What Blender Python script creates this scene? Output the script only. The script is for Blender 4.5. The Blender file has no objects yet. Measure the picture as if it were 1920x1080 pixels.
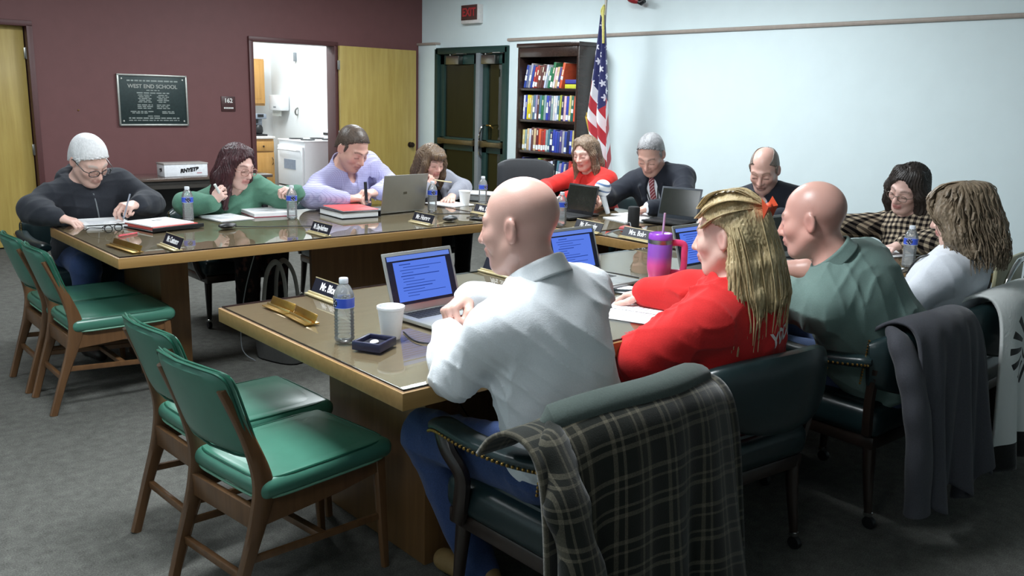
import bpy, bmesh, math, random
import numpy as np
from mathutils import Vector, Matrix, Euler
random.seed(7); np.random.seed(7)
PI=math.pi
SC=bpy.context.scene
COL=SC.collection
V=Vector
def lin(c):
    c=c/255.0
    return c/12.92 if c<=.04045 else ((c+.055)/1.055)**2.4
def rgb(*c):
    if len(c)==1: c=c[0]
    return (lin(c[0]),lin(c[1]),lin(c[2]),1.0)
# ------------------------------------------------------------ materials
class NT:
    def __init__(s,name):
        s.m=bpy.data.materials.new(name); s.m.use_nodes=True
        s.t=s.m.node_tree; s.t.nodes.clear()
        s.out=s.n('ShaderNodeOutputMaterial')
    def n(s,typ,**kw):
        nd=s.t.nodes.new(typ)
        for k,v in kw.items(): setattr(nd,k,v)
        return nd
    def l(s,a,b): s.t.links.new(a,b)
    def setin(s,nd,i,v):
        if hasattr(v,'is_linked') or isinstance(v,bpy.types.NodeSocket): s.l(v,nd.inputs[i])
        else: nd.inputs[i].default_value=v
    def math(s,op,a,b=0.0,c=None):
        nd=s.n('ShaderNodeMath',operation=op); s.setin(nd,0,a); s.setin(nd,1,b)
        if c is not None: s.setin(nd,2,c)
        return nd.outputs[0]
    def mix(s,f,a,b):
        nd=s.n('ShaderNodeMix',data_type='RGBA'); s.setin(nd,0,f); s.setin(nd,6,a); s.setin(nd,7,b); return nd.outputs[2]
    def coord(s,kind='Object',scale=(1,1,1)):
        tc=s.n('ShaderNodeTexCoord'); mp=s.n('ShaderNodeMapping'); mp.inputs['Scale'].default_value=scale
        s.l(tc.outputs[kind],mp.inputs['Vector']); return mp.outputs[0]
    def noise(s,vec,scale,detail=3,rough=.55):
        nd=s.n('ShaderNodeTexNoise'); s.l(vec,nd.inputs['Vector']); nd.inputs['Scale'].default_value=scale
        nd.inputs['Detail'].default_value=detail; nd.inputs['Roughness'].default_value=rough; return nd.outputs[0]
    def ramp(s,f,stops):
        nd=s.n('ShaderNodeValToRGB'); s.setin(nd,0,f); e=nd.color_ramp.elements
        while len(e)<len(stops): e.new(.5)
        for el,(p,c) in zip(e,stops): el.position=p; el.color=c
        return nd.outputs[0]
    def sep(s,vec):
        nd=s.n('ShaderNodeSeparateXYZ'); s.l(vec,nd.inputs[0]); return nd.outputs
    def principled(s,color,rough=.5,metal=0,bump=None,bstr=.2,bdist=.01,**kw):
        p=s.n('ShaderNodeBsdfPrincipled'); s.setin(p,'Base Color',color); s.setin(p,'Roughness',rough); s.setin(p,'Metallic',metal)
        for k,v in kw.items(): s.setin(p,k.replace('_',' '),v)
        if bump is not None:
            b=s.n('ShaderNodeBump'); b.inputs['Strength'].default_value=bstr; b.inputs['Distance'].default_value=bdist
            s.l(bump,b.inputs['Height']); s.l(b.outputs[0],p.inputs['Normal'])
        s.l(p.outputs[0],s.out.inputs[0]); return p
MC={}
def plain(name,c,rough=.5,metal=0,var=.08,scale=30,bstr=.0,stretch=(1,1,1),coat=0,spec=.5):
    if name in MC: return MC[name]
    t=NT(name); v=t.coord('Object',stretch); nz=t.noise(v,scale)
    c=rgb(c); a=tuple(x*(1-var) for x in c[:3])+(1,); b=tuple(min(1,x*(1+var)) for x in c[:3])+(1,)
    col=t.ramp(nz,[(.3,a),(.7,b)])
    t.principled(col,rough,metal,bump=nz if bstr else None,bstr=bstr,Coat_Weight=coat,Specular_IOR_Level=spec)
    MC[name]=t.m; return t.m
def wood(name,c1,c2,axis=0,rough=.35,scale=6,coat=.2):
    if name in MC: return MC[name]
    t=NT(name); st=[9,9,9]; st[axis]=.6
    v=t.coord('Object',st); nz=t.noise(v,scale,5,.6); n2=t.noise(t.coord('Object',(1,1,1)),3)
    col=t.ramp(t.math('ADD',t.math('MULTIPLY',nz,.75),t.math('MULTIPLY',n2,.25)),[(.3,rgb(c1)),(.7,rgb(c2))])
    t.principled(col,rough,bump=nz,bstr=.04,Coat_Weight=coat,Coat_Roughness=.2)
    MC[name]=t.m; return t.m
def cloth(name,c,var=.1,scale=220,bstr=.15,fold=9,fstr=.25,rough=.85):
    """woven cloth: fine weave plus soft creases"""
    if name in MC: return MC[name]
    t=NT(name); v=t.coord('Object'); w=t.noise(v,scale,2); f=t.noise(t.coord('Object',(1,1,.6)),fold,3,.5)
    c=rgb(c); a=tuple(x*(1-var) for x in c[:3])+(1,); b=tuple(min(1,x*(1+var)) for x in c[:3])+(1,)
    col=t.ramp(w,[(.3,a),(.7,b)])
    h=t.math('ADD',t.math('MULTIPLY',w,.08),t.math('MULTIPLY',f,fstr*4))
    t.principled(col,rough,bump=h,bstr=.6,bdist=.012,Sheen_Weight=.1,Specular_IOR_Level=.2)
    MC[name]=t.m; return t.m
def emit(name,c,strength=1.0):
    if name in MC: return MC[name]
    t=NT(name); e=t.n('ShaderNodeEmission'); e.inputs[0].default_value=rgb(c); e.inputs[1].default_value=strength
    t.l(e.outputs[0],t.out.inputs[0]); MC[name]=t.m; return t.m
def thin_glass(name,tint=(255,255,255),ior=1.5,rough=.01,dens=.0,dark=(0,0,0)):
    """thin sheet: mirror reflection by Fresnel, the rest passes, a share is coloured body"""
    if name in MC: return MC[name]
    t=NT(name); fr=t.n('ShaderNodeFresnel'); fr.inputs[0].default_value=ior
    tr=t.n('ShaderNodeBsdfTransparent'); tr.inputs[0].default_value=rgb(tint)
    df=t.n('ShaderNodeBsdfDiffuse'); df.inputs[0].default_value=rgb(dark)
    m0=t.n('ShaderNodeMixShader'); m0.inputs[0].default_value=dens; t.l(tr.outputs[0],m0.inputs[1]); t.l(df.outputs[0],m0.inputs[2])
    gl=t.n('ShaderNodeBsdfGlossy'); gl.inputs['Roughness'].default_value=rough
    m1=t.n('ShaderNodeMixShader'); ge=t.n('ShaderNodeNewGeometry'); t.l(t.math('MULTIPLY',fr.outputs[0],t.math('SUBTRACT',1.0,ge.outputs['Backfacing'])),m1.inputs[0]); t.l(m0.outputs[0],m1.inputs[1]); t.l(gl.outputs[0],m1.inputs[2])
    t.l(m1.outputs[0],t.out.inputs[0]); MC[name]=t.m; return t.m
# ------------------------------------------------------------ mesh builder
class MB:
    def __init__(s): s.bm=bmesh.new(); s.mats=[]; s.uv=None
    def mi(s,m):
        if m is None: return 0
        if m not in s.mats: s.mats.append(m)
        return s.mats.index(m)
    def add(s,verts,faces,m=None,M=None):
        i=s.mi(m); vs=[s.bm.verts.new((M@V(v)) if M is not None else v) for v in verts]
        out=[]
        for f in faces:
            try:
                fc=s.bm.faces.new([vs[k] for k in f]); fc.material_index=i; fc.smooth=True; out.append(fc)
            except ValueError: pass
        return vs,out
    def box(s,c,size,m=None,bev=0,rot=None,seg=2):
        b=bmesh.new(); bmesh.ops.create_cube(b,size=1.0)
        for v in b.verts: v.co=V((v.co.x*size[0],v.co.y*size[1],v.co.z*size[2]))
        if bev>0: bmesh.ops.bevel(b,geom=b.edges[:],offset=min(bev,min(size)*.49),segments=seg,profile=.5,affect='EDGES')
        M=Matrix.Translation(V(c))
        if rot is not None: M=M@(rot if isinstance(rot,Matrix) else Euler(rot).to_matrix().to_4x4())
        s._merge(b,m,M)
    def _merge(s,b,m,M):
        b.verts.index_update(); s.add([v.co.copy() for v in b.verts],[[v.index for v in f.verts] for f in b.faces],m,M); b.free()
    def sweep(s,path,rad,m=None,n=12,up=(0,0,1),exp=2.0,cap=True,closed=False,M=None):
        """section (a across, b along 'up') carried along a path; rad: one or per point, number or (a,b)"""
        P=[V(p) for p in path]; k=len(P); up=V(up); verts=[]; faces=[]
        if not isinstance(rad,list): rad=[rad]*k
        for i,p in enumerate(P):
            if closed: t=P[(i+1)%k]-P[i-1]
            else: t=P[min(i+1,k-1)]-P[max(i-1,0)]
            t=t.normalized() if t.length>1e-9 else V((0,0,1)); sd=up.cross(t)
            if sd.length<1e-4: sd=V((1,0,0)).cross(t)
            if sd.length<1e-4: sd=V((0,1,0)).cross(t)
            sd.normalize(); w=t.cross(sd)
            a,b=rad[i] if isinstance(rad[i],(tuple,list)) else (rad[i],rad[i])
            for j in range(n):
                q=2*PI*j/n; c,d=math.cos(q),math.sin(q)
                c=math.copysign(abs(c)**(2/exp),c); d=math.copysign(abs(d)**(2/exp),d)
                verts.append(p+sd*(a*c)+w*(b*d))
        for i in range(k if closed else k-1):
            for j in range(n):
                a0=i*n+j; a1=i*n+(j+1)%n; b0=((i+1)%k)*n+j; b1=((i+1)%k)*n+(j+1)%n
                faces.append((a0,a1,b1,b0))
        if cap and not closed: faces+= [tuple(range(n-1,-1,-1)),tuple(range((k-1)*n,k*n))]
        s.add(verts,faces,m,M)
    def lathe(s,prof,c=(0,0,0),m=None,n=24,M=None,cap=True):
        verts=[];faces=[];k=len(prof)
        for r,z in prof:
            for j in range(n):
                q=2*PI*j/n; verts.append((c[0]+r*math.cos(q),c[1]+r*math.sin(q),c[2]+z))
        for i in range(k-1):
            for j in range(n): faces.append((i*n+j,i*n+(j+1)%n,(i+1)*n+(j+1)%n,(i+1)*n+j))
        if cap:
            if prof[0][0]>1e-5: faces.append(tuple(range(n-1,-1,-1)))
            if prof[-1][0]>1e-5: faces.append(tuple(range((k-1)*n,k*n)))
        s.add(verts,faces,m,M)
    def prism(s,poly,h,m=None,M=None):
        n=len(poly); vs=[(x,y,0) for x,y in poly]+[(x,y,h) for x,y in poly]
        fs=[tuple(range(n-1,-1,-1)),tuple(range(n,2*n))]+[(i,(i+1)%n,n+(i+1)%n,n+i) for i in range(n)]
        s.add(vs,fs,m,M)
    def sphere(s,c,r,m=None,n=12,k=8,sc=(1,1,1),M=None):
        prof=[(r*math.sin(PI*i/k),-r*math.cos(PI*i/k)) for i in range(k+1)]
        prof[0]=(1e-5,-r); prof[-1]=(1e-5,r)
        T=Matrix.Translation(V(c))@Matrix.Diagonal((*sc,1))
        s.lathe(prof,(0,0,0),m,n,M=(M@T if M is not None else T),cap=False)
    def grid(s,fn,nu,nv,m=None,uv=False):
        """fn(u,v)->point on 0..1; keeps u,v as UV"""
        vs=[fn(i/nu,j/nv) for j in range(nv+1) for i in range(nu+1)]
        fs=[(j*(nu+1)+i,j*(nu+1)+i+1,(j+1)*(nu+1)+i+1,(j+1)*(nu+1)+i) for j in range(nv) for i in range(nu)]
        bv,bf=s.add(vs,fs,m)
        if uv:
            L=s.bm.loops.layers.uv.verify(); idx={v:k for k,v in enumerate(bv)}
            for f in bf:
                for lp in f.loops:
                    k=idx[lp.vert]; lp[L].uv=((k%(nu+1))/nu,(k//(nu+1))/nv)
    def build(s,name,m=None,parent=None,sharp=40,weld=False):
        me=bpy.data.meshes.new(name)
        if weld: bmesh.ops.remove_doubles(s.bm,verts=s.bm.verts[:],dist=1e-5)
        bmesh.ops.recalc_face_normals(s.bm,faces=s.bm.faces[:])
        s.bm.to_mesh(me); s.bm.free()
        if m is not None and not s.mats: s.mats=[m]
        for mm in s.mats: me.materials.append(mm)
        me.set_sharp_from_angle(angle=math.radians(sharp))
        return link(name,me,parent)
def link(name,data,parent=None):
    o=bpy.data.objects.new(name,data); COL.objects.link(o)
    if parent is not None: o.parent=parent
    return o
def tag(o,label=None,cat=None,group=None,kind=None):
    if label: o['label']=label
    if cat: o['category']=cat
    if group: o['group']=group
    if kind: o['kind']=kind
    return o
def thing(name,label,cat,loc=(0,0,0),rz=0,group=None):
    o=link(name,None); o.location=loc; o.rotation_euler=(0,0,rz); o.empty_display_size=.1
    return tag(o,label,cat,group)
def copy_tree(o,loc,rz,label,group=None):
    c=o.copy(); COL.objects.link(c); c.location=loc; c.rotation_euler=(0,0,rz); c['label']=label
    if group: c['group']=group
    for ch in o.children:
        d=ch.copy(); COL.objects.link(d); d.parent=c
        for g in ch.children:
            e=g.copy(); COL.objects.link(e); e.parent=d
    return c
def text(name,s,size,m,M,parent=None,ext=.0006,align='CENTER',shear=0,bold=0,sx=1):
    cu=bpy.data.curves.new(name,'FONT'); cu.body=s; cu.size=size; cu.extrude=ext; cu.align_x=align; cu.align_y='CENTER'; cu.shear=shear; cu.offset=bold
    o=bpy.data.objects.new('tmp',cu); COL.objects.link(o)
    me=bpy.data.meshes.new_from_object(o); bpy.data.objects.remove(o)
    me.transform(M@Matrix.Diagonal((sx,1,1,1))); me.materials.clear(); me.materials.append(m)
    return link(name,me,parent)
def frameM(o,x,y):
    """matrix with local x,y axes given, z=x cross y"""
    x=V(x).normalized(); y=V(y); y=(y-x*x.dot(y)).normalized(); z=x.cross(y)
    M=Matrix((x,y,z)).transposed().to_4x4(); M.translation=V(o); return M
def structure(mb,name,m=None,**k):
    o=mb.build(name,m,**k); o['kind']='structure'; return o
def smooth_path(pts,n=8):
    """Catmull-Rom through the points"""
    P=[V(p) for p in pts]; out=[]
    for i in range(len(P)-1):
        p0=P[max(i-1,0)];p1=P[i];p2=P[i+1];p3=P[min(i+2,len(P)-1)]
        for k in range(n):
            t=k/n; out.append(.5*((2*p1)+(p2-p0)*t+(2*p0-5*p1+4*p2-p3)*t*t+(3*p1-p0-3*p2+p3)*t**3))
    out.append(P[-1]); return out
# ------------------------------------------------------------ implicit bodies: blended round shapes -> one closed surface
class SDF:
    def __init__(s): s.p=[]
    def _a(s,kind,data,c,r,op,k): s.p.append((kind,data,np.array(c,float),float(r),op,float(k)))
    def cap(s,a,b,r1,r2=None,k=.02,op='+'):
        a=np.array(a,float);b=np.array(b,float); r2=r1 if r2 is None else r2
        s._a('c',(a,b-a,max(1e-9,float((b-a)@(b-a))),r1,r2),(a+b)/2,np.linalg.norm(b-a)/2+max(r1,r2),op,k); return s
    def chain(s,pts,rs,k=.02,op='+'):
        if not isinstance(rs,(list,tuple)): rs=[rs]*len(pts)
        for i in range(len(pts)-1): s.cap(pts[i],pts[i+1],rs[i],rs[i+1],k,op)
        return s
    def ell(s,c,r,R=None,k=.02,op='+'):
        R=np.eye(3) if R is None else np.array(R,float)   # rows: local axes
        s._a('e',(np.array(c,float),R,np.array(r,float)),c,max(r),op,k); return s
    def half(s,p,n,k=.01,op='&'):
        n=np.array(n,float); n=n/np.linalg.norm(n)
        s._a('h',(np.array(p,float),n),p,1e3,op,k); return s
    def box(s,c,h,R=None,r=.01,k=.01,op='+'):
        R=np.eye(3) if R is None else np.array(R,float)
        s._a('b',(np.array(c,float),R,np.array(h,float)-r,r),c,float(np.linalg.norm(h)),op,k); return s
    def ev(s,X,prims=None):
        d=np.full(X.shape[0],9.0)
        for kind,D,c,r,op,k in (prims if prims is not None else s.p):
            if kind=='c':
                a,v,vv,r1,r2=D; q=X-a; t=np.clip(q@v/vv,0,1); e=np.linalg.norm(q-t[:,None]*v,axis=1)-(r1+(r2-r1)*t)
            elif kind=='e':
                c0,R,rr=D; q=(X-c0)@R.T; k0=np.linalg.norm(q/rr,axis=1); k1=np.linalg.norm(q/(rr*rr),axis=1); e=k0*(k0-1)/np.maximum(k1,1e-9)
            elif kind=='h': e=(X-D[0])@D[1]
            else:
                c0,R,h,r0=D; q=np.abs((X-c0)@R.T)-h; e=np.linalg.norm(np.maximum(q,0),axis=1)+np.minimum(q.max(1),0)-r0
            if op=='+': h=np.clip(.5+.5*(d-e)/k,0,1); d=d*(1-h)+e*h-k*h*(1-h)
            elif op=='-': e=-e; h=np.clip(.5-.5*(d-e)/k,0,1); d=d*(1-h)+e*h+k*h*(1-h)
            else: h=np.clip(.5-.5*(d-e)/k,0,1); d=d*(1-h)+e*h+k*h*(1-h)
        return d
    def mesh(s,h=.006,disp=None,pad=.02):
        lo=np.full(3,1e9);hi=-lo
        for kind,D,c,r,op,k in s.p:
            if op=='+': lo=np.minimum(lo,c-r);hi=np.maximum(hi,c+r)
        lo-=pad;hi+=pad; B=12; nb=np.ceil((hi-lo)/(h*B)).astype(int); N=nb*B
        F=np.full(N+1,1.0,np.float32)
        rad=h*B*.5*1.75
        cent=lo+(np.stack(np.meshgrid(*[np.arange(n) for n in nb],indexing='ij'),-1).reshape(-1,3)+.5)*h*B
        dc=s.ev(cent); ax=np.arange(B+1)*h
        G=np.stack(np.meshgrid(ax,ax,ax,indexing='ij'),-1).reshape(-1,3)
        for ci,d0 in zip(range(len(cent)),dc):
            i,j,k=np.unravel_index(ci,tuple(nb)); sl=(slice(i*B,i*B+B+1),slice(j*B,j*B+B+1),slice(k*B,k*B+B+1))
            if d0>rad+.035: continue
            if d0<-(rad+.03):
                F[sl]=-1; continue
            base=lo+np.array([i,j,k])*h*B; c=cent[ci]
            pr=[p for p in s.p if p[0] in 'h' or p[4]!='+' or np.linalg.norm(p[2]-c)<p[3]+rad+p[5]+.02]
            X=base+G; d=s.ev(X,pr)
            if disp is not None: d=d+disp(X)
            F[sl]=d.reshape(B+1,B+1,B+1)
        sg=F<0; n=np.array(F.shape)
        mixed=np.zeros(n-1,bool); tot=np.zeros(n-1,np.int8)
        for a in (0,1):
            for b in (0,1):
                for c in (0,1): tot+=sg[a:n[0]-1+a,b:n[1]-1+b,c:n[2]-1+c]
        mixed=(tot>0)&(tot<8); idx=np.argwhere(mixed); vid=np.full(n-1,-1,np.int64); vid[mixed]=np.arange(len(idx))
        acc=np.zeros((len(idx),3));cnt=np.zeros(len(idx))
        E=[]
        for a in range(8):
            for ax_ in range(3):
                o=np.array([(a>>0)&1,(a>>1)&1,(a>>2)&1])
                if o[ax_]==0:
                    o2=o.copy();o2[ax_]=1;E.append((o,o2))
        for o,o2 in E:
            p=idx+o;q=idx+o2; fa=F[p[:,0],p[:,1],p[:,2]];fb=F[q[:,0],q[:,1],q[:,2]]; m=(fa<0)!=(fb<0)
            t=np.where(m,fa/np.where(m,fa-fb,1),0); acc+=np.where(m[:,None],o+(o2-o)*t[:,None],0); cnt+=m
        vt=lo+h*(idx+acc/cnt[:,None])
        quads=[]
        for ax_ in range(3):
            b,c=(ax_+1)%3,(ax_+2)%3
            sl0=[slice(1,-1)]*3; sl0[ax_]=slice(0,-1); sl1=list(sl0); sl1[ax_]=slice(1,None)
            A=sg[tuple(sl0)];Bq=sg[tuple(sl1)]; ed=np.argwhere(A!=Bq)
            if len(ed)==0: continue
            inv=A[ed[:,0],ed[:,1],ed[:,2]]; off=np.ones(3,int); off[ax_]=0; e=ed+off
            def g(db,dc_):
                q=e.copy(); q[:,b]-=db; q[:,c]-=dc_; return vid[q[:,0],q[:,1],q[:,2]]
            Q=np.stack([g(1,1),g(0,1),g(0,0),g(1,0)],1); Q[~inv]=Q[~inv][:,::-1]; quads.append(Q)
        Q=np.concatenate(quads); Q=Q[(Q>=0).all(1)]
        return vt,Q
def relax(vt,Q,it=1,w=.5):
    for _ in range(it):
        a=np.zeros_like(vt);c=np.zeros(len(vt))
        for i in range(4):
            for j in (1,3):
                np.add.at(a,Q[:,i],vt[Q[:,(i+j)%4]]); np.add.at(c,Q[:,i],1)
        vt=vt*(1-w)+w*a/np.maximum(c,1)[:,None]
    return vt
def np_mesh(name,vt,Q,mat,parent=None,off=(0,0,0),col=None):
    me=bpy.data.meshes.new(name); vt=vt-np.array(off)
    me.vertices.add(len(vt)); me.vertices.foreach_set('co',vt.astype(np.float32).ravel())
    me.loops.add(len(Q)*4); me.loops.foreach_set('vertex_index',Q.astype(np.int32).ravel())
    me.polygons.add(len(Q)); me.polygons.foreach_set('loop_start',np.arange(0,len(Q)*4,4,dtype=np.int32))
    me.update(calc_edges=True); me.polygons.foreach_set('use_smooth',np.ones(len(Q),bool))
    if col is not None:
        at=me.color_attributes.new('Col','FLOAT_COLOR','POINT'); at.data.foreach_set('color',col.astype(np.float32).ravel())
    me.materials.append(mat); return link(name,me,parent)
# ------------------------------------------------------------ people
A=lambda *p: np.array(p,float)
def nrm(v): v=np.array(v,float); return v/np.linalg.norm(v)
def skin_mat():
    t=NT('skin'); at=t.n('ShaderNodeAttribute',attribute_name='Col'); nz=t.noise(t.coord('Object'),60,3)
    c=t.mix(t.math('MULTIPLY',nz,.25),at.outputs[0],rgb(206,150,136))
    t.principled(c,.36,bump=t.noise(t.coord('Object'),320,2),bstr=.05,Subsurface_Weight=.06,Subsurface_Radius=(.01,.004,.003),Specular_IOR_Level=.5)
    return t.m
SKIN=skin_mat()
def hair_mat(name,c1,c2,stretch=.12,scale=260,rough=.42):
    if name in MC: return MC[name]
    t=NT(name); v=t.coord('Object',(1,1,stretch)); nz=t.noise(v,scale,3,.6); n2=t.noise(t.coord('Object',(1,1,.4)),28,3)
    col=t.ramp(t.math('ADD',t.math('MULTIPLY',nz,.55),t.math('MULTIPLY',n2,.45)),[(.34,rgb(c1)),(.62,rgb(c2))])
    t.principled(col,rough,bump=nz,bstr=.35,bdist=.004,Specular_IOR_Level=.4)
    MC[name]=t.m; return t.m
CURL={'flat':[(6,10,8)]*4,'relax':[(22,32,18),(26,36,20),(30,38,22),(32,40,24)],'fist':[(70,95,55)]*4,
      'pen':[(42,48,22),(50,62,35),(68,82,48),(72,86,50)],'curl':[(45,62,38),(50,66,40),(54,70,42),(56,70,44)],'chin':[(60,85,40)]*4}
def hand(S,W,d,n,side,pose,s,k=.006):
    W=A(*W); d=nrm(d); n=np.array(n,float); n=nrm(n-d*(n@d)); t=np.cross(d,n) if side=='R' else np.cross(n,d)
    L=[(.040,.025,.020),(.045,.028,.021),(.041,.026,.020),(.032,.020,.018)]; T=[.031,.0105,-.0105,-.030]; SP=[7,2,-3,-10]
    for i in range(4):
        K=W+(d*(.090-.006*abs(i-1.2))+t*T[i])*s
        S.cap(W+(d*.012+t*T[i]*.45)*s,K,.0145*s,.0112*s,.014*s)
        a=math.radians(SP[i]); b=d*math.cos(a)+t*math.sin(a); p=K; ang=0; r=.0098*s if i<3 else .0085*s
        for L_,c in zip(L[i],CURL[pose][i]):
            ang+=math.radians(c); dr=b*math.cos(ang)+n*math.sin(ang); q=p+dr*L_*s; S.cap(p,q,r,r*.9,k*s*.8); p=q; r*=.9
    b0=W+(d*.022+t*.022+n*.010)*s
    if pose in('fist','chin','curl'): ds=[t*.45+d*.75+n*.5,d*.75-t*.2+n*.55,d*.5-t*.6+n*.35]
    elif pose=='pen': ds=[t*.5+d*.7+n*.55,d*.9+n*.25,d*.85-t*.15+n*.1]
    else: ds=[t*.75+d*.65+n*.25,d*.85+t*.4+n*.15,d*.95+t*.2+n*.1]
    p=b0; r=.0155*s
    for dr,L_ in zip(ds,(.046,.034,.026)):
        q=p+nrm(dr)*L_*s; S.cap(p,q,r,r*.84,.010*s); p=q; r*=.84
    return t
def fingertips(W,d,n,s,reach=.13): return A(*W)+nrm(d)*reach*s
PEOPLE={}
def person(key,label,hc,az,pitch,pel,taz,s=1.05,roll=0,girth=1.0,fem=False,arms=None,skin=(222,180,164),brow=(90,66,52),stub=None,buzz=None,
           knees=None,feet=None,h=.006,sw=None,mouth=0,nb=None,lids=True,shoff=None):
    hc=A(*hc); pel=A(*pel); a=math.radians(az); p=math.radians(pitch); r=math.radians(roll)
    f=A(math.cos(a)*math.cos(p),math.sin(a)*math.cos(p),-math.sin(p)); l=A(-math.sin(a),math.cos(a),0); u=np.cross(f,l)
    l,u=l*math.cos(r)+u*math.sin(r),-l*math.sin(r)+u*math.cos(r); R=np.stack([f,l,u])
    ta=math.radians(taz); tf0=A(math.cos(ta),math.sin(ta),0)
    tu0=nrm(hc-pel)
    NB=hc-s*(.085*u+.075*tu0)-s*.035*f if nb is None else A(*nb)
    tu=nrm(NB-pel); tf=nrm(tf0-tu*(tf0@tu)); tl=np.cross(tu,tf); RT=np.stack([tf,tl,tu]); T=np.linalg.norm(NB-pel)
    sw=(sw or (.158 if fem else .182))*s
    sh={'L':NB-tu*.055*s+tl*sw+tf*.012,'R':NB-tu*.055*s-tl*sw+tf*.012}
    for k_,v_ in (shoff or {}).items(): sh[k_]=sh[k_]+A(*v_)
    P=dict(hc=hc,R=R,NB=NB,tu=tu,tf=tf,tl=tl,RT=RT,T=T,sh=sh,s=s,pel=pel,g=girth,fem=fem,h=h,arms=arms,key=key)
    loc=lambda x,y,z: hc+s*(x*f+y*l+z*u)
    P['loc']=loc
    S=SDF()
    # trunk
    trunk(S,P,0)
    S.cap(loc(-.022,0,-.05),NB+tf*.004,.053*s*(.88 if fem else 1),.060*s*(.85 if fem else 1),.03*s)
    for k_ in 'LR': S.cap(NB,sh[k_],.045*s,.052*s,.05*s)
    # head
    S.ell(loc(-.014,0,.034),A(.099,.077,.090)*s,R,.03*s)
    S.ell(loc(.026,0,-.040),A(.066,.0585 if not fem else .055,.082)*s,R,.04*s)
    S.cap(loc(.072,0,-.103),loc(.066,0,-.098),.021*s*(1 if not fem else .85),None,.035*s)
    for q in (1,-1):
        S.cap(loc(.0,q*.052,-.055),loc(.055,q*.022,-.100),.019*s,.018*s,.03*s)
        S.cap(loc(.086,q*.012,.021),loc(.072,q*.045,.021),.0125*s,.010*s,.018*s)
        S.ell(loc(.062,q*.040,-.026),A(.024,.022,.022)*s,R,.03*s)
        S.ell(loc(.103,q*.031,-.003),A(.017,.019,.013)*s,R,.012*s,'-')
        S.ell(loc(.076,q*.032,-.003),A(.0165,.0175,.0145)*s,R,.004*s)
        # ear
        RE=np.stack([f*.94-l*q*.34,l*q*.94+f*.34,u]); ce=loc(-.014,q*.079,-.008)
        S.ell(ce,A(.020,.009,.033)*s,RE,.006*s); S.ell(ce+RE[1]*.009*s+RE[0]*.002*s,A(.011,.006,.021)*s,RE,.005*s,'-')
        S.cap(loc(.101,q*.012,-.037),loc(.098,q*.013,-.038),.0085*s,None,.010*s)
    S.cap(loc(.090,0,.012),loc(.116,0,-.034),.0085*s,.0112*s,.010*s)
    S.ell(loc(.086,0,-.064),A(.018,.026,.016)*s,R,.014*s)
    S.ell(loc(.099,0,-.0585),A(.008,.021,.0055)*s,R,.006*s); S.ell(loc(.097,0,-.0725),A(.008,.018,.0065)*s,R,.006*s)
    S.cap(loc(.103,.020,-.0668),loc(.1075,0,-.0645),.0026*s,None,.003*s,'-'); S.cap(loc(.103,-.020,-.0668),loc(.1075,0,-.0645),.0026*s,None,.003*s,'-')
    # arms and hands
    for k_ in 'LR':
        el,wr,d,n,pose=arms[k_]; el=A(*el);wr=A(*wr)
        S.chain([sh[k_],el],[.050*s,.041*s],.03*s); S.chain([el,el+(wr-el)*.35,wr],[.041*s,.042*s,.027*s],.02*s)
        S.cap(wr,wr+nrm(d)*.03*s,.026*s,.024*s,.015*s)
        hand(S,wr,d,n,k_,pose,s*(.93 if fem else 1.04))
    # legs
    hips={'L':pel+tl*.095*s+tf*.02,'R':pel-tl*.095*s+tf*.02}
    if knees is None: knees={k_:hips[k_]+tf0*.42*s+A(0,0,.03) for k_ in 'LR'}
    knees={k_:A(*knees[k_]) for k_ in 'LR'}
    if feet is None: feet={k_:A(knees[k_][0],knees[k_][1],.09)-tf0*.03 for k_ in 'LR'}
    feet={k_:A(*feet[k_]) for k_ in 'LR'}
    P.update(hips=hips,knees=knees,feet=feet,tf0=tf0)
    for k_ in 'LR':
        S.cap(hips[k_],knees[k_],.075*s,.055*s,.05*s); S.cap(knees[k_],feet[k_],.052*s,.037*s,.03*s); S.cap(feet[k_]-A(0,0,.03),feet[k_]+tf0*.13-A(0,0,.045),.034,.028,.03)
    vt,Q=S.mesh(h); P['S']=S
    # albedo by place on the body
    L=(vt-hc)@R.T/s; col=np.ones((len(vt),4)); base=A(*rgb(skin)[:3]); col[:,:3]=base
    def paint(mask,c,w=1.0):
        m=np.clip(mask,0,1)[:,None]*w; col[:,:3]=col[:,:3]*(1-m)+A(*rgb(c)[:3])*m
    x,y,z=L.T; near=np.exp(-(np.maximum(np.linalg.norm(L,axis=1)-.13,0)/.02)**2)
    blob=lambda c,r_: np.exp(-(((L-A(*c))/A(*r_))**2).sum(1))
    red=(min(255,skin[0]+4),int(skin[1]*.80),int(skin[2]*.80))
    paint(blob((.112,0,-.03),(.02,.02,.022))+blob((.08,.045,-.03),(.03,.024,.024))+blob((.08,-.045,-.03),(.03,.024,.024)),red,.22)
    paint(blob((-.014,.082,-.008),(.03,.012,.035))+blob((-.014,-.082,-.008),(.03,.012,.035)),red,.4)
    if stub: paint(near*(1/(1+np.exp(-(-.052-z-.25*np.maximum(.05-x,0))/.006)))*(x>-.02)*(z>-.14),stub,.5)
    if buzz: paint(near/(1+np.exp(-(z-(.055+ .78*(x-.085))+.0)/.006))*(1/(1+np.exp(-(np.abs(y)*1.2-.055+np.maximum(-x-.06,0)*1.2)/.008))),buzz,.45)
    for q in (1,-1):
        paint(1.5*np.exp(-((z-.0225-.006*np.sin((np.abs(y)-.012)/.042*3))/.0042)**2)*(q*y>.012)*(q*y<.054)*(x>.055),brow,.8)
        paint(1.6*np.exp(-((z+.0095+.12*(np.abs(y)-.032)**2/.02)/.0028)**2)*(q*y>.016)*(q*y<.049)*(x>.06),(62,42,36),.75)
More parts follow.
